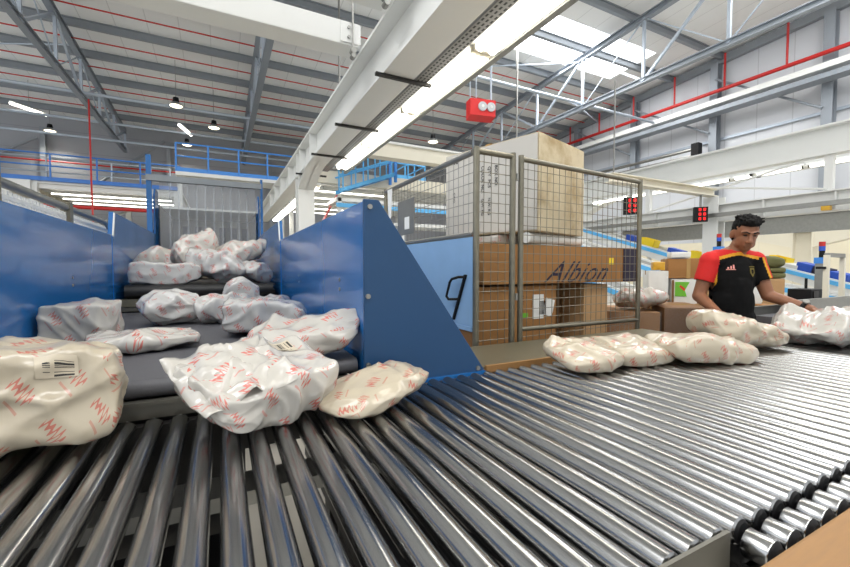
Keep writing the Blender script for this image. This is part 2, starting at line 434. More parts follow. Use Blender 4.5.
for k, (ya, yb) in enumerate([(9.95, 13.7), (13.7, 17.4), (6.3, 9.95)]):
    tag(MB().cyl((XR-.55, ya+.1, H(5.8 if k != 2 else 5.6)), (XR-.55, yb-.1, H(8.0)), .045, 8).build('wall_brace', M['truss']), ['grey diagonal brace between the second and third right wall columns', 'grey diagonal brace between the third and fourth right wall columns', 'grey diagonal brace between the first and second right wall columns'][k], 'brace')
t = thing('wall_pipe_rack', (XR-.9, 13, H(4.9)), 'short rack of grey pipes low on the right wall above the white beam', 'pipe rack')
for dz in (0, .28): MB().cyl((XR-.9, 10.4, H(4.9+dz)), (XR-.9, 15.5, H(4.9+dz)), .07, 8).build('pipe', M['galv'], t, smooth=True)
MB().bb(XR-1.05, XR-.75, 10.2, 10.5, H(4.7), H(5.4)).build('valve_box', M['black_plastic'], t)

# back wall: posts, braces, pipe
for k, x in enumerate([-13.6, -8.2, -2.6, 3.0, 8.6]):
    tag(MB().ibeam((x, YB-.22, 0), (x, YB-.22, H(7.4)), .22, .26, .03, .02, up=(0,1,0)).build('wall_post', M['grey_purlin']), 'grey steel post on the dark far wall, %s from the left' % ORD[k], 'post', 'far wall posts')
tag(MB().cyl((-16, YB-.55, H(5.6)), (12, YB-.55, H(5.6)), .04, 8).build('sprinkler_pipe', M['red_pipe'], smooth=True), 'thin red pipe running along the dark far wall', 'pipe')
for k, (a, b) in enumerate([((-13.4, 4.0), (-8.4, 8.0)), ((-2.8, 8.0), (-8.0, 4.0))]):
    tag(MB().cyl((a[0], YB-.4, H(a[1]-.6)), (b[0], YB-.4, H(b[1]-1.2)), .08, 8).build('wall_brace', M['grey_purlin']), ['diagonal brace on the far wall at the left edge', 'diagonal brace on the far wall leaning right'][k], 'brace')

# ------------------------------------------------------------------ roller table
ZT = 1.0                                   # top of the rollers
YN, YE = .345, 1.335                       # near and far roller ends
PITCH, RR, X0 = .0632, .0240, -.617
t = thing('roller_conveyor', (2.0, .84, 0), 'wide conveyor table of long parallel steel rollers across the foreground', 'roller conveyor')
def turned(prof, n=24):          # a turned part with its axis along y; prof = (radius, y, material)
    mb = MB(); mats = []
    for i, (r, y, m) in enumerate(prof): mb.v += [Vector((r*math.cos(2*PI*k/n), y, r*math.sin(2*PI*k/n))) for k in range(n)]
    for i in range(len(prof)-1):
        for k in range(n): mb.f.append((i*n+k, i*n+(k+1) % n, (i+1)*n+(k+1) % n, (i+1)*n+k)); mats.append(prof[i][2])
    mb.f += [tuple(range(n-1, -1, -1)), tuple(range((len(prof)-1)*n, len(prof)*n))]; mats += [prof[0][2], prof[-1][2]]
    return mb, mats
rob, rmats = turned([(.005, YN-.008, 1), (.005, YN-.003, 1), (RR-.007, YN-.003, 1), (RR-.004, YN, 1), (RR-.003, YN+.001, 0), (RR, YN+.004, 0), (RR, YE-.004, 0), (RR-.003, YE-.001, 0), (RR-.004, YE, 1), (RR-.006, YE+.004, 1), (.006, YE+.004, 1), (.006, YE+.006, 1)])
proto = None
for k in range(82):
    x = X0 + PITCH*k
    if proto is None:
        proto = rob.build('roller', M['steel_roller'], None, smooth=True, base=(0, 0, 0)); proto.parent = t
        proto.data.materials.append(M['black_plastic'])
        for p_, mi in zip(proto.data.polygons, rmats): p_.material_index = mi
        o = proto
    else:
        o = proto.copy(); COL.objects.link(o)
    o.location = Vector((x, 0, ZT-RR)) - t.location
MB().bb(-.66, 4.66, YE+.008, YE+.04, .86, .975).build('far_rail', M['dark_steel'], t)
MB().bb(-.66, 4.66, YN-.024, YN-.016, .86, .940).build('near_rail', M['dark_steel'], t)
for x in [-.35+.62*k for k in range(8)]:
    MB().bb(x-.03, x+.03, YN-.01, YE+.02, .80, .86).build('cross_member', M['dark_steel'], t)
for x in (-.5, 1.1, 2.8, 4.4):
    for y in (YN+.02, YE-.0):
        MB().bb(x-.04, x+.04, y-.03, y+.03, 0, .84).build('leg', M['dark_steel'], t)
MB().bb(-.6, 4.6, .55, .62, .895, .91).build('drive_belt', M['black_rubber'], t)
MB().bb(-.6, 4.6, 1.05, 1.16, .84, .875).build('cable_duct', M['galv'], t)
MB().bb(-.66, .02, YN, YE, .60, .62).bb(.36, 4.66, YN, YE, .60, .62).build('shade_pan', M['black_rubber'], t)  # dark sheets added below to darken the gaps between rollers
MB().bb(-.66, .06, YE+.045, YE+.055, .1, .86).bb(.36, 4.66, YE+.045, YE+.055, .1, .86).build('shade_sheet', M['dark_steel'], t)  # dark upright sheets added to hide the bright floor behind the rollers
mb = MB()
for k in range(82):
    mb.cyl((X0+PITCH*k, YE+.006, ZT-.012), (X0+PITCH*k, YE+.012, ZT-.012), .008, 8)
mb.build('axle_bolts', M['galv'], t)
# near edge: side plate, the row of short wheels and the timber kerb
t = thing('side_plate', (.45, .322, 0), 'grey steel side plate closing the near roller ends at bottom of picture', 'steel plate')
MB().bb(.10, .712, .332, .338, .80, 1.003).build('plate', M['grey_channel'], t)
MB().bb(.706, .712, .338, .343, .80, 1.0).build('end_return', M['grey_channel'], t)
MB().bb(.3, .34, .30, .331, 0, .8).build('leg', M['grey_channel'], t)
t = thing('wheel_track', (1.2, .295, 0), 'row of short steel wheels with black ends beside the timber edge', 'wheel track')
wb, wmats = turned([(.016, .288, 1), (.020, .292, 1), (.0235, .295, 0), (.024, .298, 0), (.024, .328, 0), (.0235, .331, 0), (.020, .332, 1), (.016, .335, 1)], 20)
wp = None
for k in range(22, 42):
    x = X0 + PITCH*k - .010
    if wp is None:
        wp = wb.build('wheel', M['steel_roller'], None, smooth=True, base=(0,0,0)); wp.parent = t; o = wp
        wp.data.materials.append(M['black_plastic'])
        for p_, mi in zip(wp.data.polygons, wmats): p_.material_index = mi
    else:
        o = wp.copy(); COL.objects.link(o)
    o.location = Vector((x, 0, .970)) - t.location
MB().bb(.75, 2.0, .288, .336, .90, .940).build('channel', M['dark_steel'], t)
MB().bb(1.3, 1.38, .29, .33, 0, .90).build('leg', M['dark_steel'], t)
t = thing('timber_kerb', (1.2, .17, 0), 'worn wooden board at the bottom right corner along the wheels', 'wooden board')
MB().bb(.5, 2.0, .06, .279, .965, .997).build('board', M['wood'], t, bevel=.006)
for x in (.7, 1.7): MB().bb(x, x+.06, .1, .16, 0, .965).build('leg', M['dark_steel'], t)

# ------------------------------------------------------------------ feeder belt
BX0, BX1 = -.675, .44; ZB = 1.09
t = thing('feeder_conveyor', (-.115, 2.5, 0), 'dark belt conveyor between blue side panels, emptying onto the rollers', 'belt conveyor')
prof = []
for k in range(13):
    a = -PI/2 - PI*k/12
    prof.append((1.43+.028*math.cos(a), ZB-.028+.028*math.sin(a)))
prof = [(3.60, ZB-.056)] + prof[0:1] + prof[1:] + [(3.60, ZB)]
MB().prism([(BX0, y, z) for y, z in prof], (BX1-BX0, 0, 0)).build('belt', M['belt'], t, smooth=True)
MB().bb(BX0, BX1, 1.378, 1.398, .985, 1.032).bb(BX0, BX1, 1.372, 1.40, 1.026, 1.036).build('front_channel', M['grey_channel'], t)
MB().bb(BX0, BX1, 1.40, 3.55, .90, 1.0).build('bed_frame', M['dark_steel'], t)
MB().bb(-.72, -.69, 1.02, 3.58, .93, 1.66).build('side_panel', M['blue'], t, bevel=.004)
MB().bb(.456, .482, 1.364, 3.56, .99, 1.66).build('side_panel', M['blue'], t, bevel=.004)
e = MB().prism([(.448, 1.352, .992), (.965, 1.352, .992), (.965, 1.352, 1.0), (.505, 1.352, 1.662), (.448, 1.352, 1.662)], (0, .012, 0)).build('end_plate', M['blue_dark'], t, bevel=.003)
e['label'] = 'dark blue triangular end plate'
for x, z in ((.470, 1.635), (.462, 1.32), (.462, 1.075), (.93, 1.012)):
    MB().cyl((x, 1.352, z), (x, 1.344, z), .009, 10).build('bolt', M['galv'], e, smooth=True)
MB().bb(.485, .52, 1.349, 1.352, 1.035, 1.055).build('rating_plate', M['dark_steel'], e)
MB().bb(.448, .965, 1.342, 1.352, .985, .998).build('foot_strip', M['blue'], e)
for s, x in ((1, -.69), (-1, .456)):
    for y in (1.7, 2.7):
        for z in (1.33, 1.37): MB().cyl((x, y, z), (x+s*.004, y, z), .007, 8).build('bolt', M['galv'], t)
for x in (-.65, .40):
    for y in (1.6, 3.4): MB().bb(x-.03, x+.03, y-.04, y+.04, 0, .9).build('leg', M['dark_steel'], t)
# upper conveyor with drum end
ZU = 1.29
t = thing('upper_conveyor', (-.115, 5.2, 0), 'upper belt conveyor with black end drum and blue sides behind the feeder belt', 'belt conveyor')
MB().bb(-.64, .42, 3.70, 8.2, ZU-.02, ZU).build('belt', M['black_rubber'], t)
MB().cyl((-.64, 3.70, ZU-.048), (.40, 3.70, ZU-.048), .048, 20).build('end_drum', M['black_rubber'], t, smooth=True)
MB().bb(-.66, .43, 3.78, 8.2, 1.0, ZU-.06).build('bed_frame', M['dark_steel'], t)
MB().bb(-.66, -.50, 3.66, 3.78, 1.13, 1.185).build('bearing_block', M['plate'], t)
MB().bb(-.66, .43, 3.66, 3.70, 1.095, 1.125).build('front_channel', M['grey_channel'], t)
for x0, x1 in ((-.72, -.69), (.456, .482)):
    p = MB().prism([(x0, 3.60, .95), (x0, 5.86, .95), (x0, 5.86, 1.83), (x0, 3.66, 1.83), (x0, 3.60, 1.64)], (x1-x0, 0, 0)).build('side_panel', M['blue'], t, bevel=.004)
    MB().bar((x0-.004 if x0 > 0 else x1+.004, 3.605, 1.65), (x0-.004 if x0 > 0 else x1+.004, 3.665, 1.82), .008, .022).build('edge_strip', M['white_paint'], p)
for x in (-.6, .38):
    for y in (4.2, 6.5, 8.0): MB().bb(x-.03, x+.03, y-.04, y+.04, 0, 1.0).build('leg', M['dark_steel'], t)
# strip curtain
t = thing('strip_curtain', (-.12, 5.95, 0), 'clear plastic strip curtain on blue posts across the upper belt', 'strip curtain')
MB().bb(-.79, -.735, 5.92, 5.97, 0, 2.80).build('post', M['blue'], t)
MB().bb(.50, .53, 5.92, 5.97, 0, 2.62).build('post', M['blue'], t)
MB().bb(-.79, .515, 5.90, 5.98, 2.49, 2.56).build('header_rail', M['grey_purlin'], t)
for k in range(11):
    x = -.60+.098*k; mb = MB(); n = 6; ph = random.random()*6
    pts = [(x-.058+.116*i/n, 5.935+.012*math.sin(PI*i/n)+(.012 if k % 2 else 0)) for i in range(n+1)]
    for j in range(8):
        z0, z1 = 2.49-.90*j/8, 2.49-.90*(j+1)/8
        for i in range(n):
            s0, s1 = .012*math.sin(ph+j*.7), .012*math.sin(ph+(j+1)*.7)
            (xa, ya), (xb, yb) = pts[i], pts[i+1]
            mb.add([(xa, ya+s0, z0), (xb, yb+s0, z0), (xb, yb+s1, z1), (xa, ya+s1, z1)], [(0,1,2,3)])
    mb.build('strip', M['pvc'], t, smooth=True)
for x, lab in ((-.735, 'left'), (.475, 'right')):
    g = MB().prism([(x, 6.02, 1.25), (x, 6.02, 2.33), (x, 6.10, 2.42), (x, 6.35, 2.42), (x, 6.35, 1.25)], (.02, 0, 0)).build('guide_plate', M['blue'], t)

t = thing('backdrop_hood', (-.12, 8.4, 0), 'added dark tunnel hood behind the strip curtain', 'backdrop')  # hood added as a dark background for the curtain
MB().bb(-.72, .50, 8.3, 8.36, .9, 2.28).build('back_sheet', M['galv_old'], t)  # back of the added backdrop hood
for x in (-.75, .50): MB().bb(x, x+.03, 6.5, 8.36, .9, 2.28).build('side_sheet', M['dark_steel'], t)
MB().bb(-.75, .53, 6.9, 8.36, 2.28, 2.31).build('backdrop_top_sheet', M['white_paint'], t)
for k in range(6): MB().bb(-.58+.19*k, -.48+.19*k, 8.22, 8.29, 1.3, 2.15).build('bar', M['black_plastic'], t)  # black bars put in for the dark slots between the strips
for x in (-.7, .45): MB().bb(x, x+.05, 8.2, 8.3, 0, .9).build('leg', M['dark_steel'], t)

# ------------------------------------------------------------------ handrail beyond the left panel
t = thing('guard_rail', (-.86, 3.0, 0), 'grey tube guard rail with white bars behind the left blue panel', 'guard rail')
zr = 1.80
MB().tube([(-.86, 1.3, zr), (-.86, 4.2, zr), (-.86, 4.32, zr-.04), (-.86, 4.36, zr-.15), (-.86, 4.36, 1.2)], .022, 10).build('top_rail', M['galv'], t, smooth=True)
for y in (1.7, 2.35, 3.3):
    MB().bb(-.885, -.835, y-.03, y+.03, 0, zr+.03).build('post', M['galv_old'], t)
mb = MB()
for k in range(62): mb.bb(-.865, -.855, 1.5+.045*k, 1.515+.045*k, 1.3, zr-.03)
mb.bb(-.866, -.854, 1.45, 4.3, zr-.07, zr-.05)
mb.build('bar_panel', M['white_paint'], t)

# ------------------------------------------------------------------ mesh cage
FX, FY = 1.266, 1.86; ZC = 2.065
def wires(mb, p0, p1, z0, z1, pitch=.056, r=.0021):
    p0 = Vector(p0); p1 = Vector(p1); L = (p1-p0).length; n = int(L/pitch)
    for k in range(1, n+1):
        q = p0+(p1-p0)*(k/(n+1)); mb.cyl((q.x, q.y, z0), (q.x, q.y, z1), r, 5, cap=False)
    m = int((z1-z0)/pitch)
    for k in range(1, m+1):
        z = z0+(z1-z0)*k/(m+1); mb.cyl((p0.x, p0.y, z), (p1.x, p1.y, z), r, 5, cap=False)
    return mb
def panel(root, p0, p1, zt, zb=.12, post=.017, mid=None, mesh_from=None):
    MB().cyl((*p0, 0), (*p0, zt+.02), post, 12).build('post', M['galv_old'], root, smooth=True)
    MB().cyl((*p1, 0), (*p1, zt+.02), post, 12).build('post', M['galv_old'], root, smooth=True)
    MB().cyl((*p0, zt), (*p1, zt), post*.92, 12).build('top_rail', M['galv_old'], root, smooth=True)
    MB().cyl((*p0, zb), (*p1, zb), post*.92, 12).build('bottom_rail', M['galv_old'], root, smooth=True)
    if mid: MB().cyl((*p0, mid[0]), (*p1, mid[1]), .014, 12).build('middle_rail', M['galv_old'], root, smooth=True)
    wires(MB(), p0, p1, mesh_from or zb, zt).build('wire_mesh', M['galv_old'], root)
t = thing('cage_fence', (1.35, FY, 0), 'narrow wire mesh panel at the front corner of the cage', 'wire mesh panel')
panel(t, (FX, FY), (1.522, FY+.004), ZC, post=.018)
t = thing('mesh_gate', (2.15, FY+.05, 0), 'wide galvanised wire mesh gate in front of the brown cartons', 'mesh gate')
panel(t, (1.586, FY+.006), (2.80, FY+.10), ZC-.005, mid=(1.055, 1.03))
for z in (1.95, 1.25): MB().cyl((1.554, FY+.005, z-.02), (1.554, FY+.005, z+.02), .012, 8).build('hinge', M['galv'], t)
t = thing('cage_side_fence', (FX, 2.5, 0), 'wire mesh cage side with light blue lower sheet and black handle', 'wire mesh panel')
MB().cyl((FX, 3.22, 0), (FX, 3.22, ZC+.02), .017, 12).build('post', M['galv_old'], t, smooth=True)
MB().cyl((FX, FY+.03, ZC), (FX, 3.22, ZC), .017, 12).build('top_rail', M['galv'], t, smooth=True)
MB().cyl((FX, FY+.03, 1.61), (FX, 2.86, 1.61), .014, 12).build('middle_rail', M['galv'], t, smooth=True)
wires(MB(), (FX, FY+.02), (FX, 3.22), 1.62, ZC).build('wire_mesh', M['galv'], t)
sh = MB().bb(FX-.006, FX+.006, FY+.025, 2.86, 1.085, 1.595).build('blue_sheet', M['blue_sheet'], t, bevel=.002)
sh['label'] = 'scuffed light blue sheet metal panel'
MB().bb(FX-.012, FX+.012, FY+.025, 2.86, 1.06, 1.085).build('sheet_rail', M['blue_sheet'], sh)
MB().bb(FX-.004, FX+.004, FY+.03, 2.86, .1, 1.06).build('kick_sheet', M['card_dark'], t)
hq = lambda px, py, o: Vector((FX-o, pt(px, py, x=FX).y, pt(px, py, x=FX).z))
MB().bar(hq(467.5, 275, .013), hq(455.5, 319, .013), .018, .012).build('handle_bar', M['black_plastic'], t)
MB().tube([hq(466.5, 277, .012), hq(465, 277, .045), hq(459, 279, .05), hq(457, 282, .05), hq(453.5, 296, .05), hq(455, 299, .045), hq(461.5, 299, .012)], .008, 8).build('handle_grip', M['black_plastic'], t, smooth=True)
dh = MB().bb(FX-.02, FX-.012, 2.62, 2.92, 1.67, 1.93).build('document_holder', M['galv'], t)
MB().bb(FX-.023, FX-.0202, 2.70, 2.78, 1.71, 1.80).build('note', M['paper'], dh)
MB().prism([(FX-.025, 3.02, 2.06), (FX-.025, 3.12, 2.06), (FX-.03, 3.08, 1.80), (FX-.03, 3.03, 1.83)], (.002, 0, 0)).build('paper_tag', M['paper'], t)

# steel cover plate between table and cage, with its wooden lip
t = thing('cover_plate', (1.75, 1.6, 0), 'flat oily steel cover plate between the rollers and the mesh gate', 'steel plate')
MB().bb(.985, 2.62, 1.40, 1.80, .988, .996).build('plate', M['plate'], t)
MB().bb(1.0, 2.62, 1.385, 1.40, .975, 1.004).build('wooden_lip', M['wood'], t)
for x in (1.1, 2.5):
    for y in (1.45, 1.76): MB().bb(x-.02, x+.02, y-.02, y+.02, 0, .988).build('leg', M['dark_steel'], t)

# ------------------------------------------------------------------ writing helper
def text(s, parent, m, size, mtx, shear=0.0, ext=.0008, name='lettering', space=1.0):
    c = bpy.data.curves.new(name, 'FONT'); c.body = s; c.size = size; c.shear = shear; c.extrude = ext; c.space_character = space
    c.align_x = 'CENTER'; c.align_y = 'CENTER'
    tmp = bpy.data.objects.new(name, c); COL.objects.link(tmp)
    dg = bpy.context.evaluated_depsgraph_get(); dg.update()
    me = bpy.data.meshes.new_from_object(tmp.evaluated_get(dg))
    bpy.data.objects.remove(tmp); bpy.data.curves.remove(c)
    me.name = name; me.materials.clear(); me.materials.append(m)
    o = bpy.data.objects.new(name, me); COL.objects.link(o); o.parent = parent
    o.matrix_local = mtx
    return o
def face_front(x, y, z, roll=0):       # text plane on a face that looks towards -y
    return Matrix.Translation((x, y, z)) @ Matrix.Rotation(PI/2, 4, 'X') @ Matrix.Rotation(roll, 4, 'Z')
def face_left(x, y, z, roll=0):        # text plane on a face that looks towards -x
    return Matrix.Translation((x, y, z)) @ Matrix.Rotation(-PI/2, 4, 'Z') @ Matrix.Rotation(PI/2, 4, 'X') @ Matrix.Rotation(roll, 4, 'Z')
def carton(name, label, cat, c, size, m, rz=0, group=None, tape=True, bulge=.006, flaps=True, seed=0):
    """a carton with slightly bowed faces, a taped top seam; origin at the middle of its base"""
    rng = random.Random(seed)
    root = thing(name, c, label, cat, group, rz)
    n = 6; mb = MB(); hx, hy, hz = size[0]/2, size[1]/2, size[2]
    def P(u, v, w):      # unit cube coordinates -1..1
        bx = bulge*(1-v*v)*(1-w*w)*u*abs(u); by = bulge*(1-u*u)*(1-w*w)*v*abs(v); bz = bulge*.6*(1-u*u)*(1-v*v)*(1 if w > 0 else 0)*abs(w)
        k = .004*noise.noise(Vector((u*1.3+seed, v*1.3, w*1.3)))
        return (u*hx+bx+k, v*hy+by+k, (w+1)/2*hz+bz)
    for ax in range(3):
        for sg in (-1, 1):
            for i in range(n):
                for j in range(n):
                    q = []
                    for a, b in ((i, j), (i+1, j), (i+1, j+1), (i, j+1)):
                        c3 = [0, 0, 0]; c3[ax] = sg; c3[(ax+1) % 3] = -1+2*a/n; c3[(ax+2) % 3] = -1+2*b/n
                        q.append(P(*c3))
                    mb.add(q, [(0,1,2,3)])
    o = mb.build('box', m, None, base=(0,0,0)); o.parent = root
    bm = bmesh.new(); bm.from_mesh(o.data); bmesh.ops.remove_doubles(bm, verts=bm.verts, dist=1e-4); bmesh.ops.recalc_face_normals(bm, faces=bm.faces); bm.to_mesh(o.data); bm.free()
    b = o.modifiers.new('edge', 'BEVEL'); b.width = .004; b.segments = 2; b.limit_method = 'ANGLE'; b.angle_limit = math.radians(50)
    if tape:
        tb = MB()
        tb.bb(-hx-.001, hx+.001, -.025, .025, hz+bulge*.6+.001, hz+bulge*.6+.002).bb(-hx-.004, -hx-.003, -.025, .025, hz*.8, hz+.004).bb(hx+.003, hx+.004, -.025, .025, hz*.8, hz+.004)
        tp = tb.build('tape', M['tape'], None, base=(0,0,0)); tp.parent = root
    root['_hx'], root['_hy'], root['_hz'] = hx, hy, hz
    return root, o
def lbl(root, name, m, c, size, parent=None):
    o = MB().box(c, size).build(name, m, None, base=(0,0,0)); o.parent = parent or root; return o

# ------------------------------------------------------------------ cage load
t = thing('pallet', (2.1, 2.5, 0), 'wooden pallet under the caged cartons behind the gate', 'pallet')
for k in range(6): MB().bb(1.40, 2.74, 2.06+.17*k, 2.17+.17*k, .10, .13).build('deck_board', M['wood'], t)
for k in range(3): MB().bb(1.42+.6*k, 1.52+.6*k, 2.06, 3.02, 0, .10).build('bearer', M['wood'], t)
A, ao = carton('carton', 'brown carton with two white labels, lower left inside the cage', 'carton', (1.79, 2.42, .131), (.72, .56, 1.165), M['card'], seed=1)
fy = -.28-.0075
lbl(A, 'white_label', M['paper'], (.185, fy, 1.02), (.10, .002, .17)); 
l2 = lbl(A, 'shipping_label', M['paper'], (.03, fy, 1.05), (.09, .002, .12)); l2.rotation_euler = (0, math.radians(14), 0)
lbl(A, 'green_label', M['green_print'], (.06, fy-.002, .965), (.06, .002, .03))
mb = MB()
for k in range(5): mb.bb(.195+.012*k, .195+.012*k+.006, fy-.003, fy-.0015, .965, 1.06)
for k in range(4): mb.bb(.0, .05, fy-.004, fy-.003, 1.04+.018*k, 1.046+.018*k)
o = mb.build('printed_lines', M['ink'], None, base=(0,0,0)); o.parent = A
carton('carton', 'dark narrow carton standing recessed between two brown cartons in the cage', 'carton', (2.305, 2.62, .131), (.25, .5, 1.165), M['card_dark'], seed=2)
carton('carton', 'tall light brown carton at the lower right inside the cage', 'carton', (2.575, 2.42, .131), (.26, .54, 1.165), M['card_light'], seed=3)
L_, lo_ = carton('long_carton', 'long brown carton with dark handwritten style lettering lying across the cage', 'carton', (2.24, 2.36, 1.312), (1.50, .52, .265), M['card'], seed=4, bulge=.004)
fy = -.26-.0055
text('Albion', L_, M['ink_blue'], .215, face_front(.05, fy, .075), shear=.8, space=1.05)
lbl(L_, 'yellow_sticker', M['yellow_print'], (.43, fy, .16), (.05, .002, .05))
lbl(L_, 'dark_print', M['ink_blue'], (.655, fy+.001, .132), (.17, .002, .255))
bigc = Vector((1.865, 2.02, 1.665)); dl = math.radians(17)
dirx = Vector((math.cos(dl), math.sin(dl), 0)); diry = Vector((-math.sin(dl), math.cos(dl), 0))
bc = bigc + dirx*.33 + diry*.41; bc.x -= .0
B, bo = carton('large_carton', 'large soiled white carton sitting on top of the caged load', 'carton', bc, (.66, .82, .645), M['card_soiled'], rz=dl, seed=5, bulge=.012)
lf = MB().bb(-.3315-.012, -.3305-.009, -.405, .405, .01, .635).build('shade_grey_side', M['card_shade_grey'], None, base=(0,0,0)); lf.parent = B  # paler grey face, with the shade of this side put into its colour
lx = -.346
for k, (s, y, z, sz) in enumerate([('STYLE NO.', .10, .40, .036), ('COLOR NO.', .04, .40, .036), ('QTY  PCS', -.02, .41, .036), ('BOX NO.', -.08, .41, .036),
                                   ('MADE IN', .10, .20, .032), ('G.W. KG', .04, .20, .032), ('N.W. KG', -.02, .20, .032), ('C/NO.', .32, .30, .03)]):
    text(s, B, M['ink'], sz, face_left(lx, y, z, -PI/2), name='stencil_text')
mb = MB()
for k in range(4): mb.bb(lx-.001, lx, .28+.028*k, .297+.028*k, .56, .585)
o = mb.build('printed_lines', M['ink'], None, base=(0,0,0)); o.parent = B
q0, q1 = pt(526, 239, y=2.10), pt(579, 237, y=2.27)
q0.z = q1.z = 1.5875+.037
tag(MB().tube([q0, q0*.7+q1*.3+Vector((0,0,.001)), q0*.3+q1*.7, q1], .037, 14).build('film_roll', M['white_paint'], smooth=True), 'rolled white film sleeve squeezed under the big soiled carton', 'roll')
# ------------------------------------------------------------------ film parcels
FOLDS = {}
def crease(p, sd):
    """folded film: a few sharp-ridged pleats in random directions, faded in and out"""
    if sd not in FOLDS:
        rg = random.Random(sd*17+3)
        FOLDS[sd] = [(Vector((rg.gauss(0,1), rg.gauss(0,1), rg.gauss(0,.8))).normalized(), rg.uniform(.35, 1.5), rg.uniform(0, 9)) for k in range(7)]
    s = 0
    wob = Vector((noise.noise(p*.7+Vector((sd, 0, 0))), noise.noise(p*.7+Vector((0, sd, 3))), noise.noise(p*.7+Vector((5, 0, sd)))))
    for k, (n, f, ph) in enumerate(FOLDS[sd]):
        x = (p+wob*.8).dot(n)*f+ph; tri = 1-abs((x % 1.0)-.5)*2
        s += (tri**3.0)*1.25*(.35+.9*max(0, noise.noise(p*.5+Vector((ph, k, sd)))+.15))*(.8/f**.5)
    for k in range(4):
        n, f, ph = FOLDS[sd][k]; m = Vector((n.y, -n.z, n.x))
        x = (p+wob*.35).dot(m)*f*2.6+ph*3; tri = 1-abs((x % 1.0)-.5)*2
        s += (tri**3)*max(0, noise.noise(p*.9+Vector((k, ph, -sd)))+.05)*.55
    return s*.62-.38
def bag_surface(face, a, b, dims, e, pinch, sd, amp):
    """face 0..5 of a cube, (a,b) in -1..1 -> point of a crumpled, end-pinched film parcel"""
    ax, sg = face//2, (1 if face % 2 else -1)
    c = [0, 0, 0]; c[ax] = sg; c[(ax+1) % 3] = a*sg; c[(ax+2) % 3] = b
    x, y, z = c
    n = (abs(x)**e+abs(y)**e+abs(z)**e)**(1/e); x, y, z = x/n, y/n, z/n
    L, W, Hh = dims
    k = 1-pinch[1]*max(0, x)**3-pinch[0]*max(0, -x)**3
    z2 = z*k; y2 = y*(1+.10*(1-k))
    ky = 1-pinch[2]*abs(y)**4; z2 *= ky
    p = Vector((x*L/2, y2*W/2, z2*Hh/2))
    nrm = Vector((x/L, y/W, z/Hh)).normalized()
    f = crease(p*7.5, sd)
    g = noise.noise(p*4.0+Vector((sd, 2*sd, 0)))
    p += nrm*(amp*1.9*f+amp*.7*g)
    p.y += .03*W*noise.noise(Vector((p.x*6, sd, 0))); p.z += .10*Hh*noise.noise(Vector((p.x*5, p.y*5, sd*1.7)))
    return p
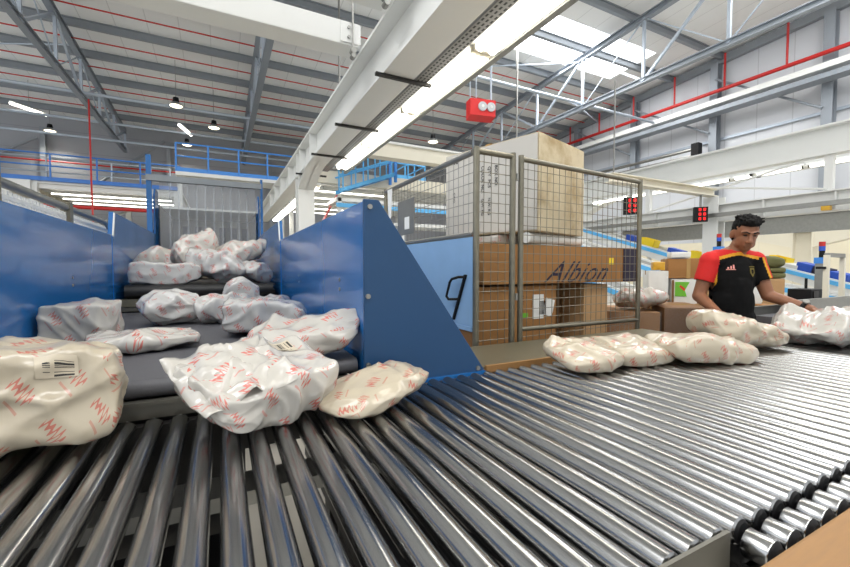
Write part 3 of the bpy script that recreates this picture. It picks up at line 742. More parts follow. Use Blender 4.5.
def parcel(name, label, pos, dims, yaw=0, pitch=0, roll=0, e=4.0, pinch=(.6,.6,.25), m='bag', sd=1, amp=.010, n=18, group=None, lab=None, zb=None, tails=()):
    """tails: (end, lift, spread) loose pinched ends of film"""
    mb = MB(); uvs = []
    L, W, Hh = dims
    R = Euler((math.radians(roll), math.radians(pitch), 0)).to_matrix(); Rz = Matrix.Rotation(math.radians(yaw), 3, 'Z')
    def S(face, a, b, off=0):
        p = bag_surface(face, a, b, dims, e, pinch, sd, amp)
        for end, lift, spread in tails:
            s = p.x/(L/2)*end
            if s > .45:
                w = (s-.45)/.55; p.z += lift*w*w; p.x += end*.25*lift*w; p.y *= (1+spread*w)
        if off:
            d = .02
            p1 = S(face, a+d, b); p2 = S(face, a, b+d); nn = (p1-p).cross(p2-p)
            if nn.length > 1e-9: p = p+nn.normalized()*off*(1 if face % 2 else -1)*(1 if (face % 2) else -1)
        return p
    loops = []
    for face in range(6):
        ax, sg = face//2, (1 if face % 2 else -1)
        d = [L, W, Hh]; la, lb = d[(ax+1) % 3]/2, d[(ax+2) % 3]/2
        g = [[S(face, -1+2*i/n, -1+2*j/n) for j in range(n+1)] for i in range(n+1)]
        o = len(mb.v)
        for i in range(n+1):
            for j in range(n+1): mb.v.append(g[i][j])
        for i in range(n):
            for j in range(n):
                q = [(i, j), (i+1, j), (i+1, j+1), (i, j+1)]
                mb.f.append(tuple(o+a*(n+1)+b for a, b in q)); loops += [((-1+2*a/n)*la+sd*.037+face*.21, (-1+2*b/n)*lb+sd*.051+face*.13) for a, b in q]
    mb.v = [Rz @ (R @ v) for v in mb.v]
    zmin = min(v.z for v in mb.v)
    zsink = .004
    # flatten the lowest few millimetres so that the parcel sits on what carries it
    floor = zmin + .09*Hh
    mb.v = [Vector((v.x, v.y, max(v.z, floor)-floor)) for v in mb.v]
    me = bpy.data.meshes.new('film_bag'); me.from_pydata(mb.v, [], mb.f); me.update()
    ul = me.uv_layers.new(name='UVMap')
    for i, c in enumerate(loops): ul.data[i].uv = c
    bm = bmesh.new(); bm.from_mesh(me); bmesh.ops.remove_doubles(bm, verts=bm.verts, dist=2e-4)
    bmesh.ops.recalc_face_normals(bm, faces=bm.faces); bm.to_mesh(me); bm.free()
    for p in me.polygons: p.use_smooth = True
    me.materials.append(M[m])
    o = bpy.data.objects.new(name, me); COL.objects.link(o); o.location = (pos[0], pos[1], pos[2])
    tag(o, label, 'parcel', group)
    if lab:
        face, a0, a1, b0, b1, kind = lab
        k = 8; pm = MB(); lu = []
        for i in range(k+1):
            for j in range(k+1):
                a, b = a0+(a1-a0)*i/k, b0+(b1-b0)*j/k
                p = S(face, a, b); d = .03
                nn = (S(face, a+d, b)-p).cross(S(face, a, b+d)-p).normalized()
                c0 = Vector((0,0,0))
                if nn.dot(p) < 0: nn = -nn
                v = Rz @ (R @ (p+nn*.0022)); v.z = max(v.z, floor)-floor
                pm.v.append(v)
        for i in range(k):
            for j in range(k):
                q = [(i, j), (i+1, j), (i+1, j+1), (i, j+1)]
                pm.f.append(tuple(a*(k+1)+b for a, b in q))
                lu += [(1-b/k, 1-a/k) if kind == 'y' else (a/k, b/k) for a, b in q]
        lm = bpy.data.meshes.new('shipping_label'); lm.from_pydata(pm.v, [], pm.f); lm.update()
        ul = lm.uv_layers.new(name='UVMap')
        for i, c in enumerate(lu): ul.data[i].uv = c
        for p in lm.polygons: p.use_smooth = True
        lm.materials.append(M['barcode'])
        lo = bpy.data.objects.new('shipping_label', lm); COL.objects.link(lo); lo.parent = o
    return o
P1, P2 = 'mailer parcels on the belts', 'mailer parcels on the rollers'
# on the rollers
def P(label, pos, dims, **k): return parcel('parcel', label, pos, dims, **k)
bagA = P('big boxy cream mailer with a barcode label at the left edge of the rollers', (-.445, 1.25, 1.0), (.42, .19, .225), yaw=9, roll=-6, e=7, pinch=(.15,.1,.05), m='bag_warm', sd=2, amp=.011, n=46, group=P2, lab=(2, -.86, -.40, .30, .66, 'n'))
bagB = P('crumpled glossy mailer with loose film tipping off the belt onto the rollers', (.105, 1.205, 1.002), (.35, .25, .145), yaw=26, pitch=-6, roll=16, e=7, pinch=(.5,.1,.1), m='bag', sd=5, amp=.014, n=50, group=P2, lab=(5, .30, .70, .1, .6, 'n'), tails=((-1, .04, .1),))
def flap(parent, q, name, m, sd, amp=.018, n=22):
    """a loose crumpled fold of film belonging to a parcel; q = four corners in the hall"""
    mb = MB(); uv = []; q = [Vector(c) for c in q]; nn = (q[1]-q[0]).cross(q[3]-q[0]).normalized()
    for i in range(n+1):
        for j in range(n+1):
            u, v = i/n, j/n
            p = (q[0]*(1-u)+q[1]*u)*(1-v)+(q[3]*(1-u)+q[2]*u)*v
            p = p+nn*(amp*(crease(p*11, sd)*1.6+noise.noise(p*7+Vector((sd,0,0))))+.03*math.sin(PI*u)*math.sin(PI*v))
            mb.v.append(p)
    for i in range(n):
        for j in range(n): mb.f.append((i*(n+1)+j, (i+1)*(n+1)+j, (i+1)*(n+1)+j+1, i*(n+1)+j+1))
    o = mb.build(name, M[m], parent)
    ul = o.data.uv_layers.new(name='UVMap'); lw = (q[1]-q[0]).length; lh = (q[3]-q[0]).length
    for l in o.data.loops:
        i, j = divmod(l.vertex_index, n+1); ul.data[l.index].uv = (i/n*lw+.02, j/n*lh)
    for p in o.data.polygons: p.use_smooth = True
    s = o.modifiers.new('film', 'SOLIDIFY'); s.thickness = .0015
    return o
bq = lambda x, y, z: bagB.location + Matrix.Rotation(math.radians(26), 3, 'Z') @ Vector((x, y, z))
fl = flap(bagB, [bq(-.215, -.125, .075), bq(.015, -.145, .125), bq(.04, .10, .205), bq(-.22, .11, .165)], 'loose_film', 'bag', 6)
fl['label'] = 'loose fold of film over its left side'
P('flat cream mailer sliding right in front of the blue triangular plate', (.43, 1.165, 1.0), (.37, .17, .085), yaw=24, pitch=-7, roll=8, e=3.4, pinch=(.85,.6,.3), m='bag_warm', sd=8, amp=.009, n=30, group=P2)
P('flat mailer beside the wooden lip, at the left end of the row of four', (1.35, 1.19, 1.0), (.28, .22, .065), yaw=-6, roll=16, e=5, pinch=(.5,.3,.2), m='bag_warm', sd=11, amp=.008, n=26, group=P2)
P('flat mailer in front of the gate post, tucked against a thinner one on its left', (1.655, 1.19, 1.0), (.29, .25, .075), yaw=-14, roll=12, e=5, pinch=(.5,.5,.2), m='bag_warm', sd=13, amp=.009, n=26, group=P2)
P('long pillow shaped mailer lying low in front of the standing man', (1.955, 1.06, 1.0), (.45, .25, .11), yaw=-14, pitch=4, e=4.2, pinch=(.5,.6,.2), m='bag_warm', sd=17, amp=.010, n=28, group=P2)
P('slanting mailer right below the waist of the man', (2.43, 1.13, 1.0), (.42, .25, .14), yaw=-22, pitch=13, e=4.5, pinch=(.3,.7,.2), m='bag_warm', sd=19, amp=.014, n=30, group=P2)
P('large crumpled mailer under the outstretched hand at the right edge', (3.06, .90, 1.0), (.70, .34, .145), yaw=-20, pitch=-4, e=3.6, pinch=(.8,.5,.35), m='bag_grey', sd=23, amp=.022, n=36, group=P2)
# on the feeder belt
P('mailer with a raised pointed end leaving the belt beside the blue end plate', (.262, 1.475, ZB), (.37, .19, .11), yaw=-4, pitch=-8, roll=14, e=4.2, pinch=(.4,.75,.2), m='bag', sd=29, amp=.011, n=32, group=P1, tails=((1, .03, -.2),))
P('grey box shaped mailer against the left blue panel behind the big cream one', (-.545, 2.26, ZB), (.24, .20, .175), yaw=-2, e=14, pinch=(.05,.05,.02), m='bag_grey', sd=31, amp=.007, n=30, group=P1)
P('thin flat mailer on the belt with a pointed right corner', (-.285, 1.98, ZB), (.36, .27, .05), yaw=14, e=7, pinch=(.3,.4,.3), m='bag', sd=37, amp=.009, n=30, group=P1)
P('lumpy mailer on the left of the touching pair mid belt', (-.265, 2.80, ZB), (.30, .24, .155), yaw=10, e=5, pinch=(.6,.2,.2), m='bag_cool', sd=41, amp=.018, n=28, group=P1)
P('rounder mailer on the right of the touching pair mid belt', (.03, 2.72, ZB), (.29, .22, .13), yaw=-4, e=4.5, pinch=(.3,.5,.2), m='bag_cool', sd=43, amp=.018, n=28, group=P1)
P('boxy mailer with a tapering right end near the right side panel', (.205, 2.16, ZB), (.38, .26, .15), yaw=-8, e=8, pinch=(.1,.75,.1), m='bag_cool', sd=47, amp=.012, n=30, group=P1)
P('pointed mailer standing on end behind the boxy tapering one', (.14, 3.10, ZB), (.21, .18, .24), yaw=10, pitch=-30, e=3, pinch=(.2,.85,.5), m='bag_cool', sd=53, amp=.014, n=20, group=P1)
P('low mailer lying against the right blue panel below the drum', (.29, 3.05, ZB), (.26, .24, .11), yaw=70, e=5, pinch=(.4,.4,.3), m='bag_cool', sd=59, amp=.014, n=20, group=P1)
# heap on the upper belt
P('box shaped mailer at the left front of the heap above the drum', (-.385, 3.84, ZU), (.48, .24, .165), yaw=2, e=12, pinch=(.05,.4,.05), m='bag_cool', sd=61, amp=.008, n=26, group=P1)
P('mailer with its tip sticking up beside the left panel of the upper belt', (-.53, 4.35, ZU), (.30, .22, .34), yaw=0, pitch=30, e=3.4, pinch=(.7,.3,.3), m='bag', sd=67, amp=.016, n=20, group=P1)
P('upright mailer with a torn top corner left of the heap centre', (-.20, 4.18, ZU+.12), (.36, .24, .26), yaw=6, pitch=-28, e=3.6, pinch=(.6,.6,.2), m='bag', sd=71, amp=.020, n=24, group=P1, tails=((1, .04, -.1),))
P('big folded mailer in the front middle of the heap', (.0, 3.90, ZU), (.46, .28, .20), yaw=-6, pitch=16, e=3.6, pinch=(.4,.75,.2), m='bag_cool', sd=73, amp=.024, n=28, group=P1)
P('wide white mailer slung across the top right of the heap', (.12, 4.20, ZU+.11), (.54, .30, .17), yaw=8, pitch=-20, e=3.2, pinch=(.6,.6,.2), m='bag', sd=79, amp=.024, n=28, group=P1)
P('small mailer at the right front of the heap by the blue side', (.27, 3.86, ZU), (.26, .22, .14), yaw=40, pitch=12, e=4, pinch=(.5,.5,.2), m='bag_cool', sd=83, amp=.016, n=20, group=P1)
for k, (x, y, z, h, lab) in enumerate([(-.45, 5.55, ZU, .30, 'left'), (-.18, 5.45, ZU, .34, 'second'), (.08, 5.45, ZU, .40, 'third'), (.30, 5.6, ZU, .30, 'right')]):
    parcel('parcel', ['mailer at the left foot of the strip curtain', 'mailer under the middle left strips of the curtain', 'pointed mailer under the middle right strips of the curtain', 'mailer at the right foot of the strip curtain'][k], (x, y, z), (.27, .26, h), yaw=20*k, pitch=(-18 if k % 2 else 10), e=2.6, pinch=(.3,.5,.3), m='bag_warm', sd=90+k, amp=.018, n=14, group=P1)
for k, (x, y) in enumerate([(-.42, 6.6), (-.08, 6.6), (.25, 6.6)]):
    parcel('parcel', ['mailer behind the curtain on the left of three', 'mailer behind the curtain in the middle of three', 'mailer behind the curtain on the right of three'][k], (x, y, ZU), (.32, .3, .44), yaw=30*k, pitch=10, e=2.5, pinch=(.3,.5,.3), m='bag_warm', sd=101+k, amp=.02, n=12, group=P1)

parcel('parcel', 'flat grey film bag squeezed between the long carton and the big soiled one', (1.97, 2.46, 1.5875), (.52, .26, .082), yaw=8, e=6, pinch=(.2,.2,.1), m='bag_grey', sd=131, amp=.003, n=14)

# ------------------------------------------------------------------ white portal girder with the lit fixtures
def tray_mat():
    t = NT('perforated tray steel')
    co = t.node('ShaderNodeTexCoord'); s = t.node('ShaderNodeSeparateXYZ'); t.l.new(co.outputs['Object'], s.inputs[0])
    fx = t.math('ABSOLUTE', t.math('SUBTRACT', t.math('FRACT', t.math('DIVIDE', s.outputs[0], .045)), .5))
    fy = t.math('ABSOLUTE', t.math('SUBTRACT', t.math('FRACT', t.math('DIVIDE', s.outputs[1], .06)), .5))
    k = t.math('MULTIPLY', t.math('LESS_THAN', fx, .22), t.math('LESS_THAN', fy, .3))
    t.l.new(t.mix(k, srgb(150,150,148), srgb(46,46,48)), t.b.inputs['Base Color'])
    t.b.inputs['Roughness'].default_value = .4; t.b.inputs['Metallic'].default_value = .3
    return t.m
M['tray'] = tray_mat()
def portal(x0, x1, zb, zt, y0, y1, yc, label, stiff, side=1):
    """I girder along the hall with a haunched I column; x0..x1 flange width"""
    xm = (x0+x1)/2; w = x1-x0
    t = thing('portal_girder', (xm, yc+.2, 0), label, 'girder')
    MB().ibeam((xm, y0, (zb+zt)/2), (xm, y1, (zb+zt)/2), w, zt-zb, .035, .025).build('girder', M['white_paint'], t)
    g = MB(); cy = yc+.2
    g.bb(x0, x1, yc, yc+.03, 0, zb-.001).bb(x0, x1, yc+.37, yc+.40, 0, zb-.001).bb(xm-.012, xm+.012, yc+.03, yc+.37, 0, zb-.001)
    g.build('column', M['white_paint'], t)
    hz = zb-.31; h = MB(); pts = []
    for k in range(9):
        u = k/8; pts.append((yc-1.15*(1-u), zb-.31*u**1.8))
    for k in range(8):
        (ya, za), (yb_, zb_) = pts[k], pts[k+1]
        h.prism([(x0, ya, za), (x1, ya, za), (x1, yb_, zb_), (x0, yb_, zb_)], (0, 0, .025))
    h.prism([(xm-.012, a, b) for a, b in pts]+[(xm-.012, yc, zb-.001)], (.024, 0, 0))
    h.build('haunch', M['white_paint'], t)
    for y in stiff: MB().bb(x0+.02, x1-.02, y-.008, y+.008, zb+.036, zt-.036).build('web_stiffener', M['white_paint'], t)
    return t
GB, GT = H(2.04), H(2.63)
portal(1.55, 1.90, GB, GT, -3.0, 19.0, 9.15, 'large white overhead girder with a curved haunch and column behind the belt', [8.0, 9.16, 9.55, 10.8, 12.2, 13.6, 15.0])
for k in range(7):
    y = 2.37+1.65*k-3.3
    if k > 0: tag(MB().bb(1.47, 2.12, y-.02, y+.02, GB-.035, GB-.002).build('tray_bracket', M['dark_steel']), 'dark bracket bar under the lit white girder, %s from the camera end' % ORD[k-1], 'bracket', 'brackets under the white girder')
t = thing('light_rail', (2.2, 3.0, GB), 'grey perforated cable tray and rail beside the lit overhead tubes', 'cable tray')
MB().bb(1.925, 2.065, -3.0, 8.6, GB+.0, GB+.006).bb(1.925, 1.93, -3.0, 8.6, GB, GB+.05).bb(2.06, 2.065, -3.0, 8.6, GB, GB+.05).build('perforated_tray', M['tray'], t)
MB().bb(2.405, 2.47, -3.0, 8.6, GB-.0, GB+.09).build('side_rail', M['galv'], t)
MB().bb(1.92, 2.46, -3.0, -2.95, GB+.05, GB+.09).bb(1.92, 2.46, 8.5, 8.55, GB+.05, GB+.09).build('cross_strut', M['galv'], t)
FG = 'fluorescent lights under the white girder'
def fixture(x0, x1, y0, y1, z, label, group, m='tube'):
    r = thing('fluorescent_light', ((x0+x1)/2, (y0+y1)/2, z), label, 'light', group)
    MB().prism([(x0, y0, z+.05), (x0+.05, y0, z+.10), (x1-.05, y0, z+.10), (x1, y0, z+.05)], (0, y1-y0, 0)).build('housing', M['white_paint'], r)
    for xx in (x0+(x1-x0)*.28, x0+(x1-x0)*.72):
        MB().cyl((xx, y0+.05, z+.022), (xx, y1-.05, z+.022), min(.045, (x1-x0)*.2), 10).build('tube', M[m], r, smooth=True)
    for ya in (y0+.012, y1-.045): MB().bb(x0+.05, x1-.05, ya, ya+.033, z, z+.05).build('lamp_holder', M['cream_paint'], r)
    return r
for k in range(6):
    y = -1.75+1.65*k
    fixture(2.08, 2.395, y+.005, y+1.645, GB-.02, 'twin tube fluorescent light under the white girder, %s from the camera end' % ORD[k], FG)
for k in range(5):
    y = 10.2+1.65*k
    fixture(2.0, 2.3, y, y+1.6, GB-.02, 'fluorescent light under the white girder beyond its column, %s past the column' % ORD[k], FG)
# cream cross beams hung left of the girder
for k, (y, xl) in enumerate([(4.90, -7.0), (3.84, -7.0)]):
    t = thing('cross_beam', (-2.5, y, H(2.64)), ['cream cross beam with rod clamp joining the white girder, farther one', 'cream cross beam at the top edge joining the white girder, nearer one'][k], 'beam', 'cream cross beams')
    MB().bb(xl, 1.53, y-.15, y+.15, H(2.645), H(2.92)).build('box_section', M['white_paint'], t, bevel=.01)
    MB().bb(1.30, 1.545, y-.165, y-.152, H(2.67), H(2.90)).build('end_plate', M['white_paint'], t)
    for dz in (2.73, 2.84): MB().cyl((1.40, y-.166, H(dz)), (1.40, y-.185, H(dz)), .018, 8).build('bolt', M['galv'], t)
    MB().cyl((1.44, y-.20, H(2.50)), (1.44, y-.20, H(3.4)), .012, 8).cyl((1.44, y-.24, H(2.56)), (1.44, y-.16, H(2.56)), .035, 10).cyl((1.44, y-.24, H(2.50)), (1.44, y-.16, H(2.50)), .03, 10).build('rod_clamp', M['galv'], t)

# right hand portal girder with its lights
portal(10.55, 10.9, H(2.05), H(2.8), 0.5, 12.0, 9.3, 'white girder crossing above the man on the right side', [2.2, 8.2, 9.35])
for k in range(6):
    y = 1.2+1.3*k
    fixture(10.44, 10.54, y, y+1.25, H(2.0), 'slim lit fluorescent light below the right white girder, %s from the front' % ORD[k], 'lights under the right girder', 'tube_far')
for k, y in enumerate([2.8, 4.6, 6.4]):
    tag(MB().bb(10.25, 10.6, y-.03, y+.03, H(1.985), H(2.04)).build('tray_bracket', M['dark_steel']), 'dark bracket under the right white girder, %s from the front' % ORD[k], 'bracket', 'brackets under the right girder')
# lower gantry with the number displays
t = thing('gantry_frame', (8.3, 4.3, 0), 'white gantry column and beam behind the head of the man', 'gantry')
MB().ibeam((8.3, 4.3, 0), (8.3, 4.3, H(1.32)), .26, .24, .02, .015, up=(1,0,0)).build('column', M['white_paint'], t)
MB().ibeam((8.3, 1.6, H(1.02)), (8.3, 8.2, H(1.02)), .2, .32, .02, .015).build('beam', M['white_paint'], t)
for y in (2.6, 3.5, 5.4, 6.4): MB().bb(8.215, 8.385, y-.01, y+.01, H(.86), H(1.18)).build('stiffener', M['white_paint'], t)
MB().bb(8.26, 8.34, 7.9, 8.0, 0, H(.86)).build('rear_leg', M['white_paint'], t)
MB().bb(8.26, 8.34, 1.65, 1.75, 0, H(.86)).build('front_leg', M['white_paint'], t)
MB().ibeam((5.4, 4.3, H(1.40)), (8.28, 4.3, H(1.40)), .16, .14, .015, .012).build('cross_beam', M['cream_paint'], t)
MB().cyl((5.5, 4.3, H(1.47)), (5.5, 4.3, H(2.9)), .012, 6).build('hanger_rod', M['galv'], t)
MB().bb(8.05, 8.12, 1.7, 7.8, H(.93), H(1.0)).build('cable_tray', M['galv'], t)
MB().cyl((8.25, 2.7, H(1.2)), (8.25, 5.6, H(1.75)), .02, 6).cyl((8.25, 5.6, H(1.2)), (8.25, 2.7, H(1.75)), .02, 6).build('cross_brace', M['white_paint'], t)
MB().bb(8.2, 8.4, 1.6, 8.2, H(1.72), H(1.80)).build('upper_rail', M['white_paint'], t)
for y in (2.7, 5.6): MB().bb(8.25, 8.35, y-.05, y+.05, H(1.18), H(1.72)).build('upright', M['white_paint'], t)
tag(MB().bb(8.04, 8.12, 2.6, 2.70, H(.86), H(.925)).build('yellow_hoist', M['yellow_steel']), 'small yellow hoist box hanging below the gantry cable tray', 'hoist')
for k, x in enumerate((5.92, 7.86)):
    zc = H(1.0 if k == 0 else .98)
    r = thing('number_display', (x, 4.3, zc-.13), ['black number display with red digits seen through the mesh gate', 'black number display with red digits left of the white gantry column'][k], 'display', 'number displays', rz=math.radians(-48))
    def add(mb, n, m, p=r):
        o = mb.build(n, m, None, base=(0,0,0)); o.parent = p; return o
    add(MB().box((0, 0, .13), (.22, .08, .27)), 'case', M['black_plastic'])
    for row in range(3):
        for c in (-1, 1):
            cx, cz = c*.036+.02, .215-.082*row; mb = MB(); s = .018
            for dx, dz, wx, wz in ((0, .022, .03, .008), (0, 0, .03, .008), (0, -.022, .03, .008), (-.016, .011, .008, .016), (.016, .011, .008, .016), (-.016, -.011, .008, .016), (.016, -.011, .008, .016)):
                mb.box((cx+dx, -.042, cz+dz), (wx, .002, wz))
            add(mb, 'red_digit', M['digit'])
    add(MB().cyl((0, 0, .265), (0, 0, H(1.33)-zc+.13), .02, 8), 'hanger', M['galv'])

# cream T portal in front of the cream wall
t = thing('cream_portal', (14.0, 5.0, 0), 'cream column with wide tapered haunches on the far right', 'column')
MB().ibeam((14.0, 5.0, 0), (14.0, 5.0, H(.95)), .34, .44, .03, .02, up=(0,1,0)).build('column', M['cream_paint'], t)
for s in (-1, 1):
    MB().prism([(13.85, 5+s*.22, H(.55)), (13.85, 5+s*.22, H(.95)), (13.85, 5+s*1.5, H(.95)), (13.85, 5+s*1.5, H(.90))], (.3, 0, 0)).build('haunch', M['cream_paint'], t)
MB().ibeam((14.0, 1.2, H(1.2)), (14.0, 10.5, H(1.2)), .3, .5, .03, .02).build('beam', M['galv'], t)
for y in (1.3, 10.4): MB().bb(13.9, 14.1, y-.1, y+.1, 0, H(.95)).build('end_post', M['white_paint'], t)

# inclined sorter belts on the right
BELTS = []
def on_belt(i, px, lift=.028):
    """the place on sorter belt i seen at picture column px, and the turn that follows the slope"""
    a, b = BELTS[i]; best = None
    for k in range(201):
        q = a+(b-a)*(k/200)-Vector((0, 0, CAMZ)); e = abs(425+FPX*q.dot(_R)/q.dot(_F)-px)
        if best is None or e < best[0]: best = (e, k/200)
    d = (b-a).normalized(); u = Vector((0,0,1)).cross(d).normalized(); n = d.cross(u)
    return a+(b-a)*best[1]+n*lift, Matrix((d, u, n)).transposed().to_euler()
def incline(a, b, width, label, side=1):
    BELTS.append((Vector(a), Vector(b)))
    a, b = Vector(a), Vector(b); r = thing('inclined_conveyor', (a.x, a.y, 0), label, 'inclined conveyor', 'inclined sorter belts')
    d = (b-a).normalized(); u = d.cross(Vector((0,0,1))).normalized()
    MB().bar(a, b, width, .05).build('belt', M['galv'], r)
    for s in (-1, 1):
        o = u*(s*(width/2+.02))
        MB().bar(a+o-Vector((0,0,.05)), b+o-Vector((0,0,.05)), .03, .22).build('side_frame', M['white_paint'], r)
        MB().bar(a+o*1.06+Vector((0,0,.0)), b+o*1.06+Vector((0,0,.0)), .03, .07).build('blue_strip', M['cyan_rail'], r)
    for k in (.08, .55, .95):
        p = a+(b-a)*k
        for s in (-1, 1):
            q = p+u*(s*width*.45); MB().bb(q.x-.03, q.x+.03, q.y-.03, q.y+.03, 0, q.z-.08).build('leg', M['white_paint'], r)
    return r
incline(pt(575,226,d=10.5), pt(720,268,d=7.6), .55, 'sloping sorter belt with blue edges, upper one behind the cage')
incline(pt(560,238,d=8.6), pt(705,284,d=6.3), .55, 'sloping sorter belt with blue edges, middle one behind the cage')
incline(pt(560,268,d=7.0), pt(668,306,d=5.4), .5, 'sloping sorter belt with blue edges, lowest one behind the cage')
incline(pt(762,262,d=8.2), pt(868,288,d=6.6), .55, 'sloping sorter belt right of the man, upper one')
incline(pt(762,284,d=6.6), pt(868,303,d=5.6), .5, 'sloping sorter belt right of the man, lower one')
def rbox(name, px, py, d, size, m, label, cat, rz=-50, group=None):
    p = pt(px, py, d=d); o = MB().box((0, 0, size[2]/2), size, None).build(name, m, None, bevel=.006, base=(0,0,0)); o.location = p; o.rotation_euler = (0, 0, math.radians(rz)); return tag(o, label, cat, group)
def bin_(belt, px, label):
    mb = MB(); w, l, h = .32, .22, .16
    mb.bb(-w/2, w/2, -l/2, l/2, 0, .01).bb(-w/2, w/2, -l/2, -l/2+.01, 0, h).bb(-w/2, w/2, l/2-.01, l/2, 0, h).bb(-w/2, -w/2+.01, -l/2, l/2, 0, h).bb(w/2-.01, w/2, -l/2, l/2, 0, h)
    o = mb.build('yellow_tray', M['yellow_print'], None, base=(0,0,0)); o.location, o.rotation_euler = on_belt(belt, px); tag(o, label, 'tray', 'yellow trays')
bin_(0, 648, 'yellow tray on the upper sloping belt just right of the gate post')
bin_(0, 699, 'yellow tray left of the shoulder of the man')
bin_(3, 779, 'yellow tray right of the shoulder of the man, above the olive sacks')
for belt, px, sz, m, lab in [(3, 806, (.26, .22, .15), 'blue_plastic', 'blue parcel on the right sloping belt, left of the grey signal light post'), (3, 822, (.24, .22, .14), 'ink_blue', 'dark violet parcel on the right sloping belt, behind the grey signal light post'),
                             (0, 633, (.3, .2, .13), 'blue_plastic', 'blue parcel on the upper belt seen beside the gate post'), (0, 676, (.3, .2, .10), 'blue_plastic', 'blue parcel on the sloping belt behind the stacked boxes'),
                             (3, 793, (.26, .25, .08), 'white_box', 'flat white parcel on the right sloping belt'), (3, 840, (.28, .22, .12), 'blue_plastic', 'blue parcel on the right sloping belt nearest the cream post frame')]:
    o = MB().box((0, 0, sz[2]/2), sz).build('sorter_parcel', M[m], None, bevel=.006, base=(0,0,0)); o.location, o.rotation_euler = on_belt(belt, px); tag(o, lab, 'parcel')
def tower(px, py, d, label):
    p = pt(px, py, d=d); r = thing('signal_tower', (p.x, p.y, 0), label, 'signal light', 'signal towers')
    z = p.z
    MB().bb(p.x-.05, p.x+.05, p.y-.05, p.y+.05, 0, z-.14).build('post', M['galv'], r)
    MB().bb(p.x-.06, p.x+.06, p.y-.06, p.y+.06, z-.14, z-.06).build('base_box', M['blue_rail'], r)
    MB().cyl((p.x, p.y, z-.06), (p.x, p.y, z+.03), .03, 14).build('black_stem', M['black_plastic'], r, smooth=True)
    MB().cyl((p.x, p.y, z+.03), (p.x, p.y, z+.09), .034, 14).build('blue_lamp', M['blue_plastic'], r, smooth=True)
    MB().cyl((p.x, p.y, z+.09), (p.x, p.y, z+.15), .034, 14).build('red_lamp', M['red_plastic'], r, smooth=True)
tower(719, 243, 6.6, 'red and blue signal light beside the ear of the man')
tower(822, 253, 5.35, 'red and blue signal light on a grey post at far right')
# cream post frame, control box and steel side table at the right
t = thing('post_frame', tuple(pt(836, 300, d=5.0)[:2])+(0,), 'cream two post frame with a cross bar above the right conveyor', 'frame')
a, b = pt(827, 255, d=5.0), pt(843, 255, d=5.3)
for q in (a, b): MB().bb(q.x-.025, q.x+.025, q.y-.025, q.y+.025, 0, a.z).build('post', M['cream_paint'], t)
MB().bar((a.x, a.y, a.z), (b.x, b.y, a.z), .05, .05).build('cross_bar', M['galv'], t)
MB().bar((a.x, a.y, a.z-.16), (a.x-.12, a.y+.05, a.z-.16), .03, .03).build('sensor_arm', M['black_plastic'], t)
t = thing('side_conveyor', (5.6, 2.05, 0), 'steel sided conveyor beyond the crumpled parcel at the right edge', 'conveyor')
MB().bb(4.40, 8.0, 1.63, 1.66, .86, 1.14).build('side_guard', M['galv'], t)
MB().bb(4.40, 8.0, 1.66, 1.92, .90, .98).build('belt', M['belt'], t)
MB().bb(4.40, 8.0, 1.92, 1.95, .86, 1.06).build('side_guard', M['galv'], t)
for x in (4.6, 7.6): MB().bb(x-.04, x+.04, 1.68, 1.9, 0, .86).build('leg', M['galv'], t)
p = pt(812, 300, d=4.35)
t = thing('control_box', (5.05, 1.79, .98), 'small black control box standing on the steel sided conveyor', 'control box')
MB().bb(4.93, 5.17, 1.70, 1.88, .98, 1.22).build('case', M['black_plastic'], t, bevel=.008)
MB().bb(4.96, 5.06, 1.69, 1.70, 1.10, 1.20).build('cover', M['dark_steel'], t)
MB().cyl((5.10, 1.8, 1.22), (5.10, 1.8, 1.32), .012, 8).build('cable', M['black_plastic'], t)

# boxes stacked behind the man
def facing(px): return math.radians(-27)-math.atan((px-425)/FPX)
def cbox(px, ptop, pbot, wpx, d, depth, m, label, name='carton', cat='carton', seed=0, zb=None, rz=None, tape=True):
    s = d/FPX; c = pt(px, pbot, d=d); z0 = c.z if zb is None else zb; z1 = pt(px, ptop, d=d).z
    k = math.cos(math.atan((px-425)/FPX))
    w = wpx*s*k; rz = facing(px) if rz is None else rz
    back = Vector((-math.sin(rz), math.cos(rz), 0))*(depth/2)
    r, o = carton(name, label, cat, (c.x+back.x, c.y+back.y, z0), (w, depth, z1-z0), M[m], rz=rz, seed=seed, tape=tape)
    return r, z1
RZ = facing(690)+math.radians(14)
t = thing('pallet', (4.15, 2.55, 0), 'wooden pallet on the floor below the stacked boxes behind the man', 'pallet', rz=RZ)
o = MB(); 
for k in range(6): o.bb(-.72, .72, -.12+.13*k, -.02+.13*k, .09, .12)
o = o.build('deck', M['wood'], None, base=(0,0,0)); o.parent = t
for x in (-.66, .58):
    o = MB().bb(x, x+.08, -.12, .63, 0, .09).build('bearer', M['wood'], None, base=(0,0,0)); o.parent = t
D = 4.1
zl = pt(690, 304, d=D).z
cbox(676, 304, 400, 64, D, .5, 'card', 'big brown carton at the bottom left of the boxes behind the man', seed=21, zb=.121, rz=RZ)
cbox(741, 304, 400, 62, D, .5, 'card', 'big brown carton at the bottom right of the boxes behind the man', seed=22, zb=.121, rz=RZ)
W_, z1 = cbox(658, 271, 304, 20, D, .34, 'white_box', 'plain white carton at the left end of the boxes behind the man', seed=23, zb=zl+.003, rz=RZ)
cbox(659, 262, 271, 12, D, .12, 'amber_tape', 'small amber taped packet on top of the plain white carton', name='packet', cat='packet', seed=24, zb=z1+.009, rz=RZ, tape=False)
G_, z2 = cbox(685, 279.5, 304, 29, D, .36, 'white_box', 'white carton with a green bird picture under the banded brown box', seed=25, zb=zl+.003, rz=RZ)
hx, hy, hz = G_['_hx'], G_['_hy'], G_['_hz']; fy = -hy-.0085
